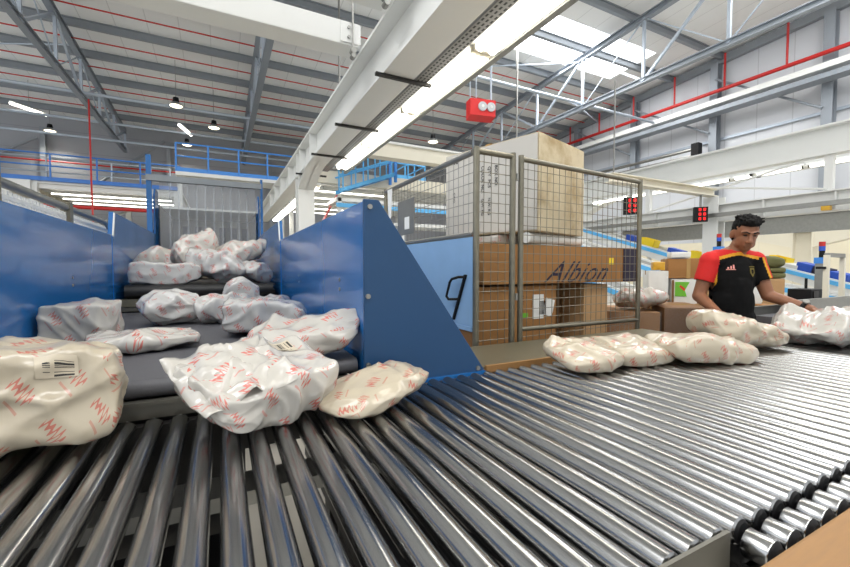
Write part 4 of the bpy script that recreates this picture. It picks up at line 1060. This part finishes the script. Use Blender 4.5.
pp = MB().prism([(-hx*.75, fy, hz*.30), (hx*.1, fy, hz*.30), (-hx*.05, fy, hz*.55), (hx*.28, fy, hz*.9), (-hx*.75, fy, hz*.9)], (0, .002, 0)).build('green_print', M['green_print'], None, base=(0,0,0)); pp.parent = G_
rp = MB().prism([(-hx*.45, fy-.002, hz*.70), (-hx*.1, fy-.002, hz*.52), (-hx*.02, fy-.002, hz*.62), (-hx*.38, fy-.002, hz*.78)], (0, .0015, 0)).build('red_print', M['red_print'], None, base=(0,0,0)); rp.parent = G_
for sx in (-1, 1): lbl(G_, 'brown_edge', M['card_dark'], (sx*(hx-.012), fy+.002, hz*.5), (.02, .003, hz*.96))
cbox(712, 284, 304, 22, D, .34, 'card_light', 'light brown carton right of the green bird carton', seed=26, zb=zl+.003, rz=RZ)
K_, z3 = cbox(688, 258.5, 279, 42, D, .36, 'card', 'brown carton with a pale band on top of the green bird carton', seed=27, zb=z2+.010, rz=RZ)
lbl(K_, 'pale_band', M['tape'], (-.0, -K_['_hy']-.0085, K_['_hz']*.5), (.035, .002, K_['_hz']))
cbox(681, 252, 258, 20, D, .2, 'white_box', 'low white packet lying on the banded brown carton', name='packet', cat='packet', seed=28, zb=z3+.008, rz=RZ, tape=False)
cbox(754, 283, 304, 16, D, .3, 'white_box', 'small white carton right behind the hip of the man', seed=29, zb=zl+.003, rz=RZ)
D2 = 4.55
t = thing('pallet', (5.50, 2.16, 0), 'wooden pallet on the floor under the olive sacks', 'pallet', rz=RZ)
o = MB().bb(-.25, .35, -.1, .5, .09, .12).bb(-.25, -.17, -.1, .5, 0, .09).bb(.27, .35, -.1, .5, 0, .09).build('deck', M['wood'], None, base=(0,0,0)); o.parent = t
zo = pt(768, 279, d=D2).z
cbox(770, 279, 400, 21, D2, .36, 'card_light', 'tall brown carton right of the man below the olive sacks', seed=30, zb=.121)
for k, (ptp, pb) in enumerate([(274, 279), (268, 273.5)]):
    r = pt(769, pb, d=D2); s_ = parcel('woven_sack', ['flat olive woven sack on the tall carton, bottom of three', 'flat olive woven sack in the middle of three'][k], (r.x+.12, r.y+.06, [zo+.008, zo+.068][k]), (.30, .26, .062), yaw=math.degrees(facing(769)), e=6, pinch=(.2,.2,.1), m='olive', sd=111+k, amp=.004, n=12); s_['category'] = 'sack'
r = pt(766, 267, d=D2); s_ = parcel('woven_sack', 'plump olive woven sack on top beside the shoulder of the man', (r.x+.12, r.y+.06, zo+.128), (.34, .27, .13), yaw=math.degrees(facing(766)), e=4, pinch=(.3,.3,.1), m='olive', sd=115, amp=.006, n=12); s_['category'] = 'sack'
# film wrapped pallet left of the man
t = thing('pallet', (3.45, 2.30, 0), 'wooden pallet under the film wrapped cartons left of the man', 'pallet', rz=math.radians(-38))
o = MB()
for k in range(6): o.bb(-.42, .42, -.33+.13*k, -.24+.13*k, .09, .12)
o = o.build('deck', M['wood'], None, base=(0,0,0)); o.parent = t
for x in (-.40, .32):
    o = MB().bb(x, x+.08, -.33, .41, 0, .09).build('bearer', M['wood'], None, base=(0,0,0)); o.parent = t
wr = math.radians(-38); cw = Vector((3.45, 2.30, 0)); ux = Vector((math.cos(wr), math.sin(wr), 0)); uy = Vector((-math.sin(wr), math.cos(wr), 0))
for k, (a, b, sx, z0, h, lab) in enumerate([(-.215, 0, .40, .121, .52, 'film wrapped brown carton, lower left on the pallet beside the man'), (.215, 0, .40, .121, .52, 'film wrapped brown carton, lower right on the pallet beside the man'),
                                  (-.215, 0, .40, .652, .40, 'film wrapped brown carton behind the gate post, upper left on its pallet'), (.215, 0, .40, .652, .44, 'film wrapped dark brown carton under the man\'s right hand')]):
    c = cw+ux*a+uy*b
    r, o = carton('carton', lab, 'carton', (c.x, c.y, z0), (sx, .60, h), M['card_dark' if k == 3 else 'card'], rz=wr, seed=40+k)
    hh = .302
    f = MB()
    n_ = 16
    g_ = [[(-sx/2-.004+(sx+.008)*i/n_, -hh-.014-.009*abs(noise.noise(Vector((i*.35, jj*.6, k*7.0)))), (h+.008)*jj/n_) for i in range(n_+1)] for jj in range(n_+1)]
    for jj in range(n_):
        for i in range(n_): f.add([g_[jj][i], g_[jj][i+1], g_[jj+1][i+1], g_[jj+1][i]], [(0,1,2,3)])
    f = f.build('stretch_film', M['film'], None, base=(0,0,0), smooth=True); f.parent = r
q = cw-ux*.16-uy*.1; 
parcel('parcel', 'crumpled white mailer lying on the film wrapped cartons beside the man', (q.x+.02, q.y-.05, 1.068), (.40, .30, .13), yaw=-38, e=2.6, pinch=(.6,.6,.3), m='bag', sd=121, amp=.02, n=18)

# ------------------------------------------------------------------ mezzanines and walkways
def railing(name, pts, label, m, h=1.0, step=1.35, group=None):
    r = thing(name, tuple(pts[0]), label, 'railing', group)
    for i in range(len(pts)-1):
        a, b = Vector(pts[i]), Vector(pts[i+1]); L = (b-a).length; n = max(1, round(L/step))
        for k in range(n+(1 if i == len(pts)-2 else 0)):
            q = a+(b-a)*(k/n); MB().cyl(q, q+Vector((0,0,h)), .03, 8).build('post', m, r, smooth=True)
        for z in (h, h*.55): MB().cyl(a+Vector((0,0,z)), b+Vector((0,0,z)), .028, 8).build('rail', m, r, smooth=True)
        MB().bar(a+Vector((0,0,.07)), b+Vector((0,0,.07)), .02, .14).build('toe_board', m, r)
    return r
MZ = H(3.28)
t = thing('mezzanine', (-10, 20, 0), 'white edged mezzanine deck at the left under the far wall', 'mezzanine')
MB().bb(-15.5, -1.4, 20.0, 26.0, MZ-.1, MZ-.02).build('deck', M['white_paint'], t)
MB().bb(-15.5, -6.2, 19.9, 20.0, MZ-.50, MZ-.02).build('edge_beam', M['white_paint'], t)
MB().bb(-15.5, -1.4, 19.88, 20.0, MZ-.02, MZ+.08).build('kick_plate', M['blue_rail_far'], t)
for k in range(9): MB().bb(-6.1, -1.5, 20.1+.62*k, 20.35+.62*k, MZ-.28, MZ-.1).build('rib', M['white_paint'], t)
for k in range(7): MB().bb(-15.4, -6.3, 20.3+.8*k, 20.45+.8*k, MZ-.40, MZ-.1).build('joist', M['cream_paint'], t)
for x, y in ((-6.15, 20.1), (-14.5, 20.1), (-4.2, 25.6), (-1.6, 25.6), (-11, 25.6), (-1.6, 20.1)): MB().bb(x-.11, x+.11, y-.11, y+.11, 0, MZ-.1).build('post', M['white_paint'], t)
MB().cyl((-6.1, 20.2, MZ-.5), (-4.3, 25.5, MZ-2.6), .05, 6).cyl((-4.3, 25.5, MZ-.4), (-6.1, 20.2, MZ-2.6), .05, 6).build('cross_brace', M['white_paint'], t)
railing('safety_railing', [(-15.4, 19.95, MZ+.0), (-1.45, 19.95, MZ+.0)], 'blue safety railing along the left mezzanine edge', M['blue_rail_far'])
railing('safety_railing', [(-15.0, 22.0, MZ-.02), (-2.0, 22.0, MZ-.02)], 'grey white railing behind the blue one on the left mezzanine', M['truss_light'], h=1.3, step=2.0)
tag(MB().cyl((-15, 19.8, MZ-.95), (-2.0, 19.8, MZ-.95), .07, 10).build('fire_pipe', M['red_pipe'], smooth=True), 'thick red fire pipe below the left mezzanine', 'pipe')
t = thing('storage_rack', (-6, 26.5, 0), 'dark shelving under the left mezzanine by the far wall', 'shelving')
for z in (.6, 1.6, 2.6): MB().bb(-14, 1.5, 26.6, 27.6, z, z+.06).build('shelf', M['dark_steel'], t)
for x in (-14, -10, -6, -2, 1.45): MB().bb(x, x+.08, 26.6, 26.68, 0, 3.6).build('upright', M['dark_steel'], t)
MB().bb(-14, 1.5, 27.62, 27.66, 0, 3.6).build('back_sheet', M['black_plastic'], t)
for k in range(3):  # tubes added to brighten the underside of the deck
    y = 20.75+1.3*k
    r = thing('fluorescent_light', (-3.8, y, MZ-.36), 'added tube brightening the left mezzanine underside beside the red fire pipe, %s from its edge' % ORD[k], 'light', 'tubes added below the left mezzanine')
    MB().bb(-5.9, -1.8, y-.05, y+.05, MZ-.34, MZ-.285).build('housing', M['white_paint'], r)
    MB().cyl((-5.85, y, MZ-.37), (-1.85, y, MZ-.37), .025, 8).build('tube', M['tube_far'], r, smooth=True)
# walkway between, behind the strip curtain
t = thing('walkway', (-.2, 16.2, 0), 'blue walkway behind the top of the strip curtain', 'walkway')
MB().bb(-1.3, 2.6, 16.0, 17.2, MZ-.12, MZ).build('deck', M['white_paint'], t)
for x in (-1.9+.65, 2.5): MB().bb(x-.04, x+.1, 16.5, 16.7, 0, MZ-.12).build('post', M['white_paint'], t)
railing('safety_railing', [(-1.28, 16.03, MZ), (2.58, 16.03, MZ)], 'bright blue railing above the strip curtain', M['blue_rail'], h=.95, step=1.0)
# mezzanine right of the girder with ribs and blue stair
t = thing('mezzanine', (5.5, 14, 0), 'white ribbed mezzanine deck between the girder and the cage', 'mezzanine')
MB().bb(2.7, 9.5, 13.7, 22.0, MZ-.06, MZ).build('deck', M['white_paint'], t)
MB().bb(2.7, 9.5, 13.6, 13.7, MZ-.42, MZ).build('edge_beam', M['cream_paint'], t)
for k in range(10): MB().bb(2.7, 9.4, 14.3+.75*k, 14.55+.75*k, MZ-.34, MZ-.06).build('rib', M['white_paint'], t)
for x, y in ((2.85, 21.8), (9.3, 21.8), (9.3, 13.9), (6.1, 21.8)): MB().bb(x-.1, x+.1, y-.1, y+.1, 0, MZ-.06).build('post', M['white_paint'], t)
for k in range(5):
    y = 14.7+1.5*k
    r = thing('fluorescent_light', (5.5, y, MZ-.6), 'lit tube hanging below the ribbed mezzanine deck, %s from its edge' % ORD[k], 'light', 'tubes below the ribbed deck')
    MB().bb(3.1, 6.0, y+.1, y+.18, MZ-.46, MZ-.40).build('housing', M['white_paint'], r)
    MB().cyl((3.15, y+.14, MZ-.485), (5.95, y+.14, MZ-.485), .022, 8).build('tube', M['tube_far'], r, smooth=True)
    for x in (3.4, 5.7): MB().cyl((x, y+.14, MZ-.40), (x, y+.14, MZ-.05), .008, 5).build('hanger', M['galv'], r)
railing('safety_railing', [(5.55, 13.66, MZ), (6.95, 13.66, MZ), (6.95, 16.4, MZ)], 'sky blue railing landing above the cage side', M['cyan_rail'], step=.9)
t = thing('blue_stair', (4.5, 13.2, MZ), 'sky blue stair railing rising to the mezzanine landing', 'stair')
for y in (13.0, 13.5):
    MB().bar((3.5, y, MZ-.75), (5.45, y, MZ-.02), .05, .12).build('stringer', M['cyan_rail'], t)
    for dz in (.95, .5): MB().cyl((3.5, y, MZ-.75+dz), (5.45, y, MZ-.02+dz), .03, 8).build('hand_rail', M['cyan_rail'], t, smooth=True)
    for k in range(5):
        u = .06+.22*k; x = 3.5+1.95*u; z = MZ-.75+.73*u
        MB().cyl((x, y, z), (x, y, z+.95), .025, 8).build('baluster', M['cyan_rail'], t, smooth=True)
    MB().bb(5.43, 5.52, y-.04, y+.04, MZ-.3, MZ+.98).build('landing_post', M['blue_rail'], t)
for k in range(6): MB().bb(3.6+.31*k, 3.82+.31*k, 13.03, 13.47, MZ-.7+.115*k, MZ-.67+.115*k).build('tread', M['blue_rail'], t)
t = thing('cross_conveyor', (5, 11.8, H(3.6)), 'cream overhead conveyor beam passing behind the big carton', 'beam')
MB().bb(2.6, 10.4, 11.6, 12.0, H(3.40), H(3.80)).build('box_section', M['cream_paint'], t)
MB().bb(2.6, 10.4, 11.5, 12.1, H(3.80), H(3.86)).build('top_flange', M['white_paint'], t)
for x in (3.2, 9.8): MB().cyl((x, 11.8, H(3.86)), (x, 11.8, H(8.0)), .03, 6).build('hanger_rod', M['galv'], t)
tag(MB().cyl((2.0, 9.0, H(.95)), (3.4, 13.0, H(2.35)), .03, 8).build('fire_pipe', M['red_pipe'], smooth=True), 'short red pipe slanting above the blue side panel', 'pipe')
tag(MB().tube([(-4.35, 19.6, H(6.4)), (-4.3, 19.4, H(3)), (-3.75, 17.0, H(.55))], .03, 6).build('fire_hose_pipe', M['red_pipe'], smooth=True), 'thin red drop pipe left of the strip curtain', 'pipe')
# racking seen through the cage side
t = thing('sorter_rack', (4.2, 9.8, 0), 'white sorter frame with blue rails seen through the cage side mesh', 'sorter')
for z in (1.5, 2.0, 2.55, 3.1): MB().bb(2.6, 9.8, 10.0, 10.9, z, z+.09).build('deck', M['white_paint'], t)
MB().bb(2.6, 9.8, 9.95, 10.0, 1.95, 2.13).build('blue_strip', M['cyan_rail'], t)
MB().bb(2.6, 9.8, 9.95, 10.0, 2.95, 3.05).build('blue_strip', M['cyan_rail'], t)
for x in (2.65, 4.4, 6.2, 8.0, 9.7): MB().bb(x, x+.09, 10.0, 10.1, 0, 3.2).build('upright', M['white_paint'], t)
for k in range(7):
    x = [2.85, 3.65, 4.6, 5.45, 6.4, 7.25, 8.2][k]
    o = MB().bb(x, x+.5, 10.1, 10.6, 1.59, 1.59+.22+.05*(k % 3)).build('sorter_carton', M['card' if k % 2 else 'card_light']); tag(o, 'small carton on the bottom shelf of the white sorter frame, %s from the left' % ORD[k], 'carton', 'cartons in the sorter frame')

# ------------------------------------------------------------------ hanging lamps and the red lamp box
def bell(px, py, d, label, lit=True):
    p = pt(px, py, d=d); r = thing('high_bay_lamp', tuple(p), label, 'lamp', 'high bay lamps')
    MB().lathe([(.10, .34), (.12, .20), (.12, .16)], p, 16).build('ballast', M['black_plastic'], r, smooth=True)
    MB().lathe([(.10, .16), (.16, .12), (.27, .0), (.265, -.0)], p, 20).build('shade', M['aluminium'], r, smooth=True)
    MB().lathe([(.24, .004), (.10, -.05), (.02, -.06)], p, 20).build('lens', M['lamp_glow' if lit else 'lens_glass'], r, smooth=True)
    if lit:
        L = bpy.data.lights.new('lamp_light', 'SPOT'); L.energy = 260; L.spot_size = math.radians(140); L.spot_blend = .6; L.shadow_soft_size = .22; L.color = (1, .95, .84)
        lo = bpy.data.objects.new('lamp_light', L); COL.objects.link(lo); lo.parent = r; lo.location = (0, 0, -.12)
    MB().cyl(p+Vector((0,0,.34)), (p.x, p.y, roof_z(p.y)-.04), .012, 6).build('suspension_wire', M['galv'], r)
bell(176, 106, 16.5, 'lit high bay lamp hanging between the two left trusses')
bell(50, 131, 20.5, 'high bay lamp in front of the far wall at left', True)
bell(187, 145, 23.0, 'dim high bay lamp in front of the far wall near the second truss')
bell(433, 142, 19.0, 'high bay lamp above the blue stair')
bell(214, 128, 19.0, 'small round high bay lamp right of the lit tube', True)
def hang_tube(p0, p1, d, label):
    a, b = pt(*p0, d=d), pt(*p1, d=d*1.03); b.z = a.z; r = thing('hanging_tube_light', tuple(a), label, 'light', 'hanging tube lights')
    b = a + (b-a).normalized()*min(1.5, (b-a).length+.9)
    MB().cyl(a, b, .06, 8).build('tube', M['tube_far'], r, smooth=True)
    MB().bar(a+Vector((0,0,.08)), b+Vector((0,0,.08)), .12, .05).build('housing', M['white_paint'], r)
    q = (a+b)/2; MB().cyl(q+Vector((0,0,.1)), (q.x, q.y, roof_z(q.y)-.04), .01, 5).build('suspension_wire', M['galv'], r)
hang_tube((10, 103), (24, 113), 17.0, 'hanging tube light near the left picture edge below the truss')
hang_tube((179, 125), (184, 133), 19.0, 'hanging tube light below the lit high bay lamp')
p = pt(481, 111, d=7.5); rz = math.radians(-12)
r = thing('emergency_light', (p.x, p.y, p.z-.16), 'red box with two round lamps hanging below the tie tube', 'emergency light', rz=rz)
def addr(mb, n, m, smooth=False):
    o = mb.build(n, m, None, base=(0,0,0), smooth=smooth); o.parent = r; return o
addr(MB().prism([(-.25, -.10, .04), (-.25, .12, 0), (-.25, .12, .34), (-.25, -.10, .34)], (.50, 0, 0)), 'housing', M['red_box'])
for x in (-.02, .15):
    addr(MB().cyl((x, -.10, .20), (x, -.135, .20), .083, 20).cyl((x, -.13, .20), (x, -.14, .20), .07, 20), 'lamp', M['lens_glass'], True)
    addr(MB().cyl((x, -.14, .20), (x, -.146, .20), .028, 12), 'lamp_bulb', M['white_paint'], True)
hz_ = roof_z(p.y)-p.z+.1
for x in (-.22, -.1, .2):
    addr(MB().cyl((x, 0, .34), (x, 0, hz_), .02 if x > 0 else .01, 6), 'hanger', M['truss_light'])

# ------------------------------------------------------------------ the man
def capsule(mb, a, b, ra, rb_, n=14):
    a, b = Vector(a), Vector(b); mb.ball(a, ra, n, 10); mb.ball(b, rb_, n, 10); mb.cyl(a, b, ra, n, r2=rb_); return mb
def ell(mb, c, r, rot=None, n=18, m=12):
    k = len(mb.v); mb.ball((0,0,0), r, n, m)
    R = Euler([math.radians(q) for q in rot]).to_matrix() if rot else Matrix.Identity(3)
    for i in range(k, len(mb.v)): mb.v[i] = R @ mb.v[i] + Vector(c)
    return mb
def fuse(mb, name, voxel, smooth_iter, mats, parent, assign=None, noise_amp=0.0):
    me = bpy.data.meshes.new(name); me.from_pydata(mb.v, [], mb.f); me.update()
    o = bpy.data.objects.new(name, me); COL.objects.link(o)
    bm = bmesh.new(); bm.from_mesh(me); bmesh.ops.recalc_face_normals(bm, faces=bm.faces); bm.to_mesh(me); bm.free()
    rm = o.modifiers.new('fuse', 'REMESH'); rm.mode = 'VOXEL'; rm.voxel_size = voxel
    sm = o.modifiers.new('soften', 'SMOOTH'); sm.factor = .5; sm.iterations = smooth_iter
    bpy.context.view_layer.update()
    dg = bpy.context.evaluated_depsgraph_get()
    m2 = bpy.data.meshes.new_from_object(o.evaluated_get(dg)); m2.name = name
    o.modifiers.clear(); o.data = m2; bpy.data.meshes.remove(me)
    m2.materials.clear()
    for m in mats: m2.materials.append(m)
    for p in m2.polygons:
        p.use_smooth = True
        if assign: p.material_index = assign(p.center)
    if noise_amp:
        for v in m2.vertices: v.co += v.normal*noise_amp*noise.noise(v.co*55)
    o.parent = parent
    return o
MX, MY = 3.31, 1.585
man = thing('person', (MX, MY, 0), 'man in a black, red and yellow jersey reaching for parcels with head bent down', 'person', rz=math.radians(-30))
# joints: the man looks along -y of his own frame, +x is his left
HS = .94; HC = Vector((.04, -.065, 1.658)); HR = Euler((math.radians(20), math.radians(4), math.radians(-14))).to_matrix()
sR, eR, wR = Vector((-.152, .0, 1.470)), Vector((-.222, .01, 1.215)), Vector((-.235, -.215, 1.12))
sL, eL, wL = Vector((.146, -.01, 1.470)), Vector((.210, -.06, 1.225)), Vector((.315, -.28, 1.15))
b = MB()
ell(b, (0, .01, 1.36), (.145, .105, .20)); ell(b, (0, .0, 1.10), (.145, .105, .18)); ell(b, (0, .0, .98), (.165, .115, .12))
capsule(b, (-.10, .01, 1.465), (.10, .01, 1.465), .066, .066)
for sx in (-1, 1): capsule(b, (0, .02, 1.53), (sx*.13, .01, 1.478), .052, .05)
capsule(b, (0, .01, 1.47), HC+HR@Vector((0, .02, -.06)), .062, .056)
for s, e_, w_ in ((sR, eR, wR), (sL, eL, wL)):
    b.ball(s, .066, 14, 10); capsule(b, s, e_, .052, .042); capsule(b, e_, w_, .043, .028)
for sx in (-1, 1):
    hp, kn, an = Vector((sx*.09, 0, .93)), Vector((sx*.10, -.01, .50)), Vector((sx*.11, .02, .10))
    capsule(b, hp, kn, .085, .058); capsule(b, kn, an, .058, .04); capsule(b, an+Vector((0, .01, -.055)), an+Vector((sx*.02, -.17, -.065)), .042, .034)
# head, in its own tilted frame
hd = MB()
ell(hd, (0, .015, .03), (.078, .098, .098)); ell(hd, (0, -.025, -.035), (.062, .070, .085)); ell(hd, (0, -.055, -.088), (.034, .032, .030))
ell(hd, (-.045, -.02, -.06), (.02, .045, .035)); ell(hd, (.045, -.02, -.06), (.02, .045, .035))
capsule(hd, (0, -.088, .012), (0, -.112, -.028), .010, .015, 10); ell(hd, (-.012, -.100, -.032), (.010, .012, .009)); ell(hd, (.012, -.100, -.032), (.010, .012, .009))
capsule(hd, (-.05, -.072, .030), (-.014, -.086, .030), .011, .011, 8); capsule(hd, (.05, -.072, .030), (.014, -.086, .030), .011, .011, 8)
capsule(hd, (-.022, -.084, -.060), (.022, -.084, -.060), .009, .009, 8); capsule(hd, (-.018, -.082, -.070), (.018, -.082, -.070), .010, .010, 8)
for sx in (-1, 1): ell(hd, (sx*.079, .022, -.01), (.011, .022, .034), (0, 0, sx*-18))
hd.v = [HR @ (v*HS) + HC for v in hd.v]
b.add(hd.v, hd.f)
# hands
def hand(w_, fwd, side, up, curl):
    fwd = Vector(fwd).normalized(); up = Vector(up); side = Vector(side); side = (side-fwd*side.dot(fwd)).normalized(); up = side.cross(fwd).normalized()
    if up.z < 0: up = -up
    c = w_+fwd*.045; R = Matrix((side, fwd, up)).transposed()
    k = len(b.v); b.ball((0,0,0), (.040, .052, .017), 14, 10)
    for i in range(k, len(b.v)): b.v[i] = R @ b.v[i] + c
    for j, (o, L) in enumerate(((-.030, .068), (-.010, .078), (.010, .072), (.029, .056))):
        p0 = c+side*o+fwd*.038; p1 = p0+fwd*L*.45-up*curl*L*.2+side*o*.15; p2 = p1+fwd*L*.32-up*curl*L*.35; p3 = p2+fwd*L*.2-up*curl*L*.4
        capsule(b, p0, p1, .0105, .0095, 8); capsule(b, p1, p2, .0095, .009, 8); capsule(b, p2, p3, .009, .0075, 8)
    return c, side, fwd, up
def thumb(c, side, fwd, up, s):
    p0 = c+side*(s*.030)-fwd*.025; p1 = p0+side*(s*.028)+fwd*.028-up*.01; p2 = p1+side*(s*.008)+fwd*.03-up*.012
    capsule(b, p0, p1, .014, .012, 8); capsule(b, p1, p2, .012, .009, 8)
h1 = hand(wR, (.30, -.85, -.30), (1, .3, 0), (0, 0, 1), .7); thumb(*h1, 1)
h2 = hand(wL, (.55, -.75, -.32), (1, .6, 0), (0, 0, 1), .7); thumb(*h2, -1)
fuse(b, 'body', .0055, 4, [M['skin']], man)
# shirt with sleeves
s = MB()
ell(s, (0, .01, 1.345), (.156, .118, .215)); ell(s, (0, .0, 1.17), (.146, .118, .20)); ell(s, (0, .0, 1.05), (.160, .122, .14)); capsule(s, (0, .0, 1.30), (0, .0, 1.05), .122, .118)
capsule(s, (-.105, .01, 1.465), (.105, .01, 1.465), .078, .078); capsule(s, (0, .005, 1.49), (.005, -.003, 1.54), .076, .066)
for sx in (-1, 1): capsule(s, (0, .02, 1.527), (sx*.13, .005, 1.475), .062, .068)
for sh, el_ in ((sR, eR), (sL, eL)):
    q = sh+(el_-sh)*.52; s.ball(sh, .070, 14, 10); capsule(s, sh, q, .066, .064)
    d_ = (el_-sh).normalized()
def shirt_zone(c):
    ax = abs(c.x)
    if ax > .132 and c.z < 1.495:                       # sleeves: red outside, yellow seam, black below the arm
        sh, el_ = (sR, eR) if c.x < 0 else (sL, eL)
        axis = (el_-sh).normalized(); rel = c-sh; perp = rel-axis*rel.dot(axis)
        out = perp.dot(Vector((-1 if c.x < 0 else 1, 0, .2)).normalized())
        if c.x < 0:
            return 1 if out > -.040 else (2 if out > -.060 else 0)
        return 1 if out > .030 else (2 if out > .010 else 0)
    lim = 1.522-.26*ax
    if c.z > lim+.012: return 1
    if c.z > lim-.010: return 2
    return 0
def trim_open(o, keep):
    bm = bmesh.new(); bm.from_mesh(o.data); bmesh.ops.delete(bm, geom=[f for f in bm.faces if not keep(f.calc_center_median())], context='FACES'); bm.to_mesh(o.data); bm.free()
so = fuse(s, 'shirt', .006, 5, [M['shirt_black'], M['shirt_red'], M['shirt_yellow']], man, shirt_zone)
def keep_shirt(c):
    if c.z < .985: return False
    for sh, el_ in ((sR, eR), (sL, eL)):
        ax = (el_-sh); t_ = (c-sh).dot(ax)/ax.length_squared
        if t_ > .57 and abs(c.x) > .140: return False
    n_ = c-Vector((.005, -.02, 1.568)); 
    return not (c.z > 1.553 or (n_.length < .055))
trim_open(so, keep_shirt)
sol = so.modifiers.new('cloth', 'SOLIDIFY'); sol.thickness = .003; sol.offset = 0
# printed marks on the chest, laid on the cloth
def on_chest(mb, name, m):
    pts = []
    for v in mb.v:
        hit, loc, nrm, idx = so.ray_cast(Vector((v.x, -.6, v.z)), Vector((0, 1, 0)))
        y = loc.y if hit else -.12
        pts.append(Vector((v.x, y-.004+v.y, v.z)))
    me = bpy.data.meshes.new(name); me.from_pydata(pts, [], mb.f); me.update(); me.materials.append(m)
    o = bpy.data.objects.new(name, me); COL.objects.link(o); o.parent = so
lg = MB(); cx, cz = -.068, 1.415
for k, hgt in enumerate((.012, .020, .028)):
    x = cx-.020+.015*k
    lg.add([(x, 0, cz), (x+.010, 0, cz), (x+.014-.004, 0, cz+hgt), (x+.002, 0, cz+hgt)], [(0,1,2,3)])
lg.add([(cx-.026, 0, cz-.008), (cx+.026, 0, cz-.008), (cx+.026, 0, cz-.003), (cx-.026, 0, cz-.003)], [(0,1,2,3)])
on_chest(lg, 'chest_emblem', M['pale_print'])
cr = MB(); cx, cz = .078, 1.39
cr.add([(cx-.022, 0, cz+.030), (cx+.022, 0, cz+.030), (cx+.022, 0, cz-.005), (cx, 0, cz-.034), (cx-.022, 0, cz-.005)], [(0,1,2,3,4)])
cr.add([(cx-.026, 0, cz+.042), (cx+.026, 0, cz+.042), (cx+.026, 0, cz+.036), (cx-.026, 0, cz+.036)], [(0,1,2,3)])
on_chest(cr, 'chest_crest', M['gold_print'])
ci = MB(); ci.add([(cx-.010, -.001, cz+.018), (cx+.010, -.001, cz+.018), (cx+.010, -.001, cz), (cx, -.001, cz-.016), (cx-.010, -.001, cz)], [(0,1,2,3,4)])
on_chest(ci, 'crest_field', M['shirt_black'])
# trousers and shoes
s = MB(); ell(s, (0, 0, .97), (.172, .124, .10))
for sx in (-1, 1):
    hp, kn, an = Vector((sx*.09, 0, .92)), Vector((sx*.10, -.01, .50)), Vector((sx*.11, .02, .14))
    capsule(s, hp, kn, .096, .074); capsule(s, kn, an, .074, .062)
tr = fuse(s, 'trousers', .008, 4, [M['trouser']], man); trim_open(tr, lambda c: c.z > .09)
for sx in (-1, 1):
    s = MB(); an = Vector((sx*.11, .02, .10)); capsule(s, an+Vector((0, .02, -.05)), an+Vector((sx*.02, -.18, -.062)), .052, .042)
    sh_ = fuse(s, 'shoe', .007, 3, [M['shoe']], man)
    for v in sh_.data.vertices: v.co.z = max(v.co.z, .003)
# hair, brows, eyes
s = MB(); rng = random.Random(3)
ell(s, (0, .030, .048), (.083, .097, .084)); ell(s, (0, .055, -.005), (.078, .066, .085)); ell(s, (0, -.030, .098), (.068, .060, .036))
for k in range(90):
    a = rng.uniform(0, 2*PI); u = rng.uniform(.1, 1)
    p = Vector((.072*math.cos(a)*u, .02+.088*math.sin(a)*u, .105+.03*(1-u*u)))
    capsule(s, p, p+Vector((.25*p.x+rng.uniform(-.01, .01), .2*(p.y-.02)-.012, .006+rng.uniform(0, .010))), .012, .006, 6)
s.v = [HR @ (v*HS) + HC for v in s.v]
ho = fuse(s, 'hair', .005, 1, [M['hair']], man, noise_amp=.004)
hi = HR.inverted()
def keep_hair(c):
    q = (hi @ (c-HC))/HS
    if q.y < -.045 and q.z < .078: return False
    if q.y < .012 and q.z < .035: return False
    if abs(q.x) > .066 and q.y < .05 and q.z < .02: return False
    return q.z > -.075
trim_open(ho, keep_hair)
for sx in (-1, 1):
    e_ = MB(); ell(e_, (sx*.031, -.0795, .012), (.012, .008, .005)); e_.v = [HR @ (v*HS) + HC for v in e_.v]
    o = e_.build('eye', M['black_plastic'], None, base=(0,0,0), smooth=True); o.parent = man
    e_ = MB(); capsule(e_, (sx*.014, -.098, .033), (sx*.034, -.092, .040), .005, .005, 6); capsule(e_, (sx*.034, -.092, .040), (sx*.052, -.080, .034), .005, .003, 6)
    e_.v = [HR @ (v*HS) + HC for v in e_.v]; o = e_.build('eyebrow', M['hair'], None, base=(0,0,0), smooth=True); o.parent = man
wd = (wL-eL).normalized(); wc = wL-wd*.035
wb_ = MB().cyl(wc-wd*.012, wc+wd*.012, .037, 16); o = wb_.build('watch_strap', M['black_plastic'], None, base=(0,0,0), smooth=True); o.parent = man
wf = wc+Vector((-.01, -.02, .033)); ob = MB().cyl(wf, wf+Vector((-.003, -.006, .010)), .018, 14).build('watch_face', M['galv'], None, base=(0,0,0), smooth=True); ob.parent = o

# ------------------------------------------------------------------ daylight and colour management
w = bpy.data.worlds.new('hall daylight'); sc.world = w; w.use_nodes = True
w.node_tree.nodes['Background'].inputs[0].default_value = (.92, .96, 1.0, 1)
w.node_tree.nodes['Background'].inputs[1].default_value = 1.75
vs = sc.view_settings; sc.display_settings.display_device = 'sRGB'
vs.view_transform = 'Standard'; vs.look = 'None'; vs.gamma = 1; vs.use_curve_mapping = False; vs.exposure = -0.05
sc.cycles.max_bounces = 8; sc.cycles.transparent_max_bounces = 24; sc.cycles.use_denoising = True
sc.cycles.sample_clamp_indirect = 6
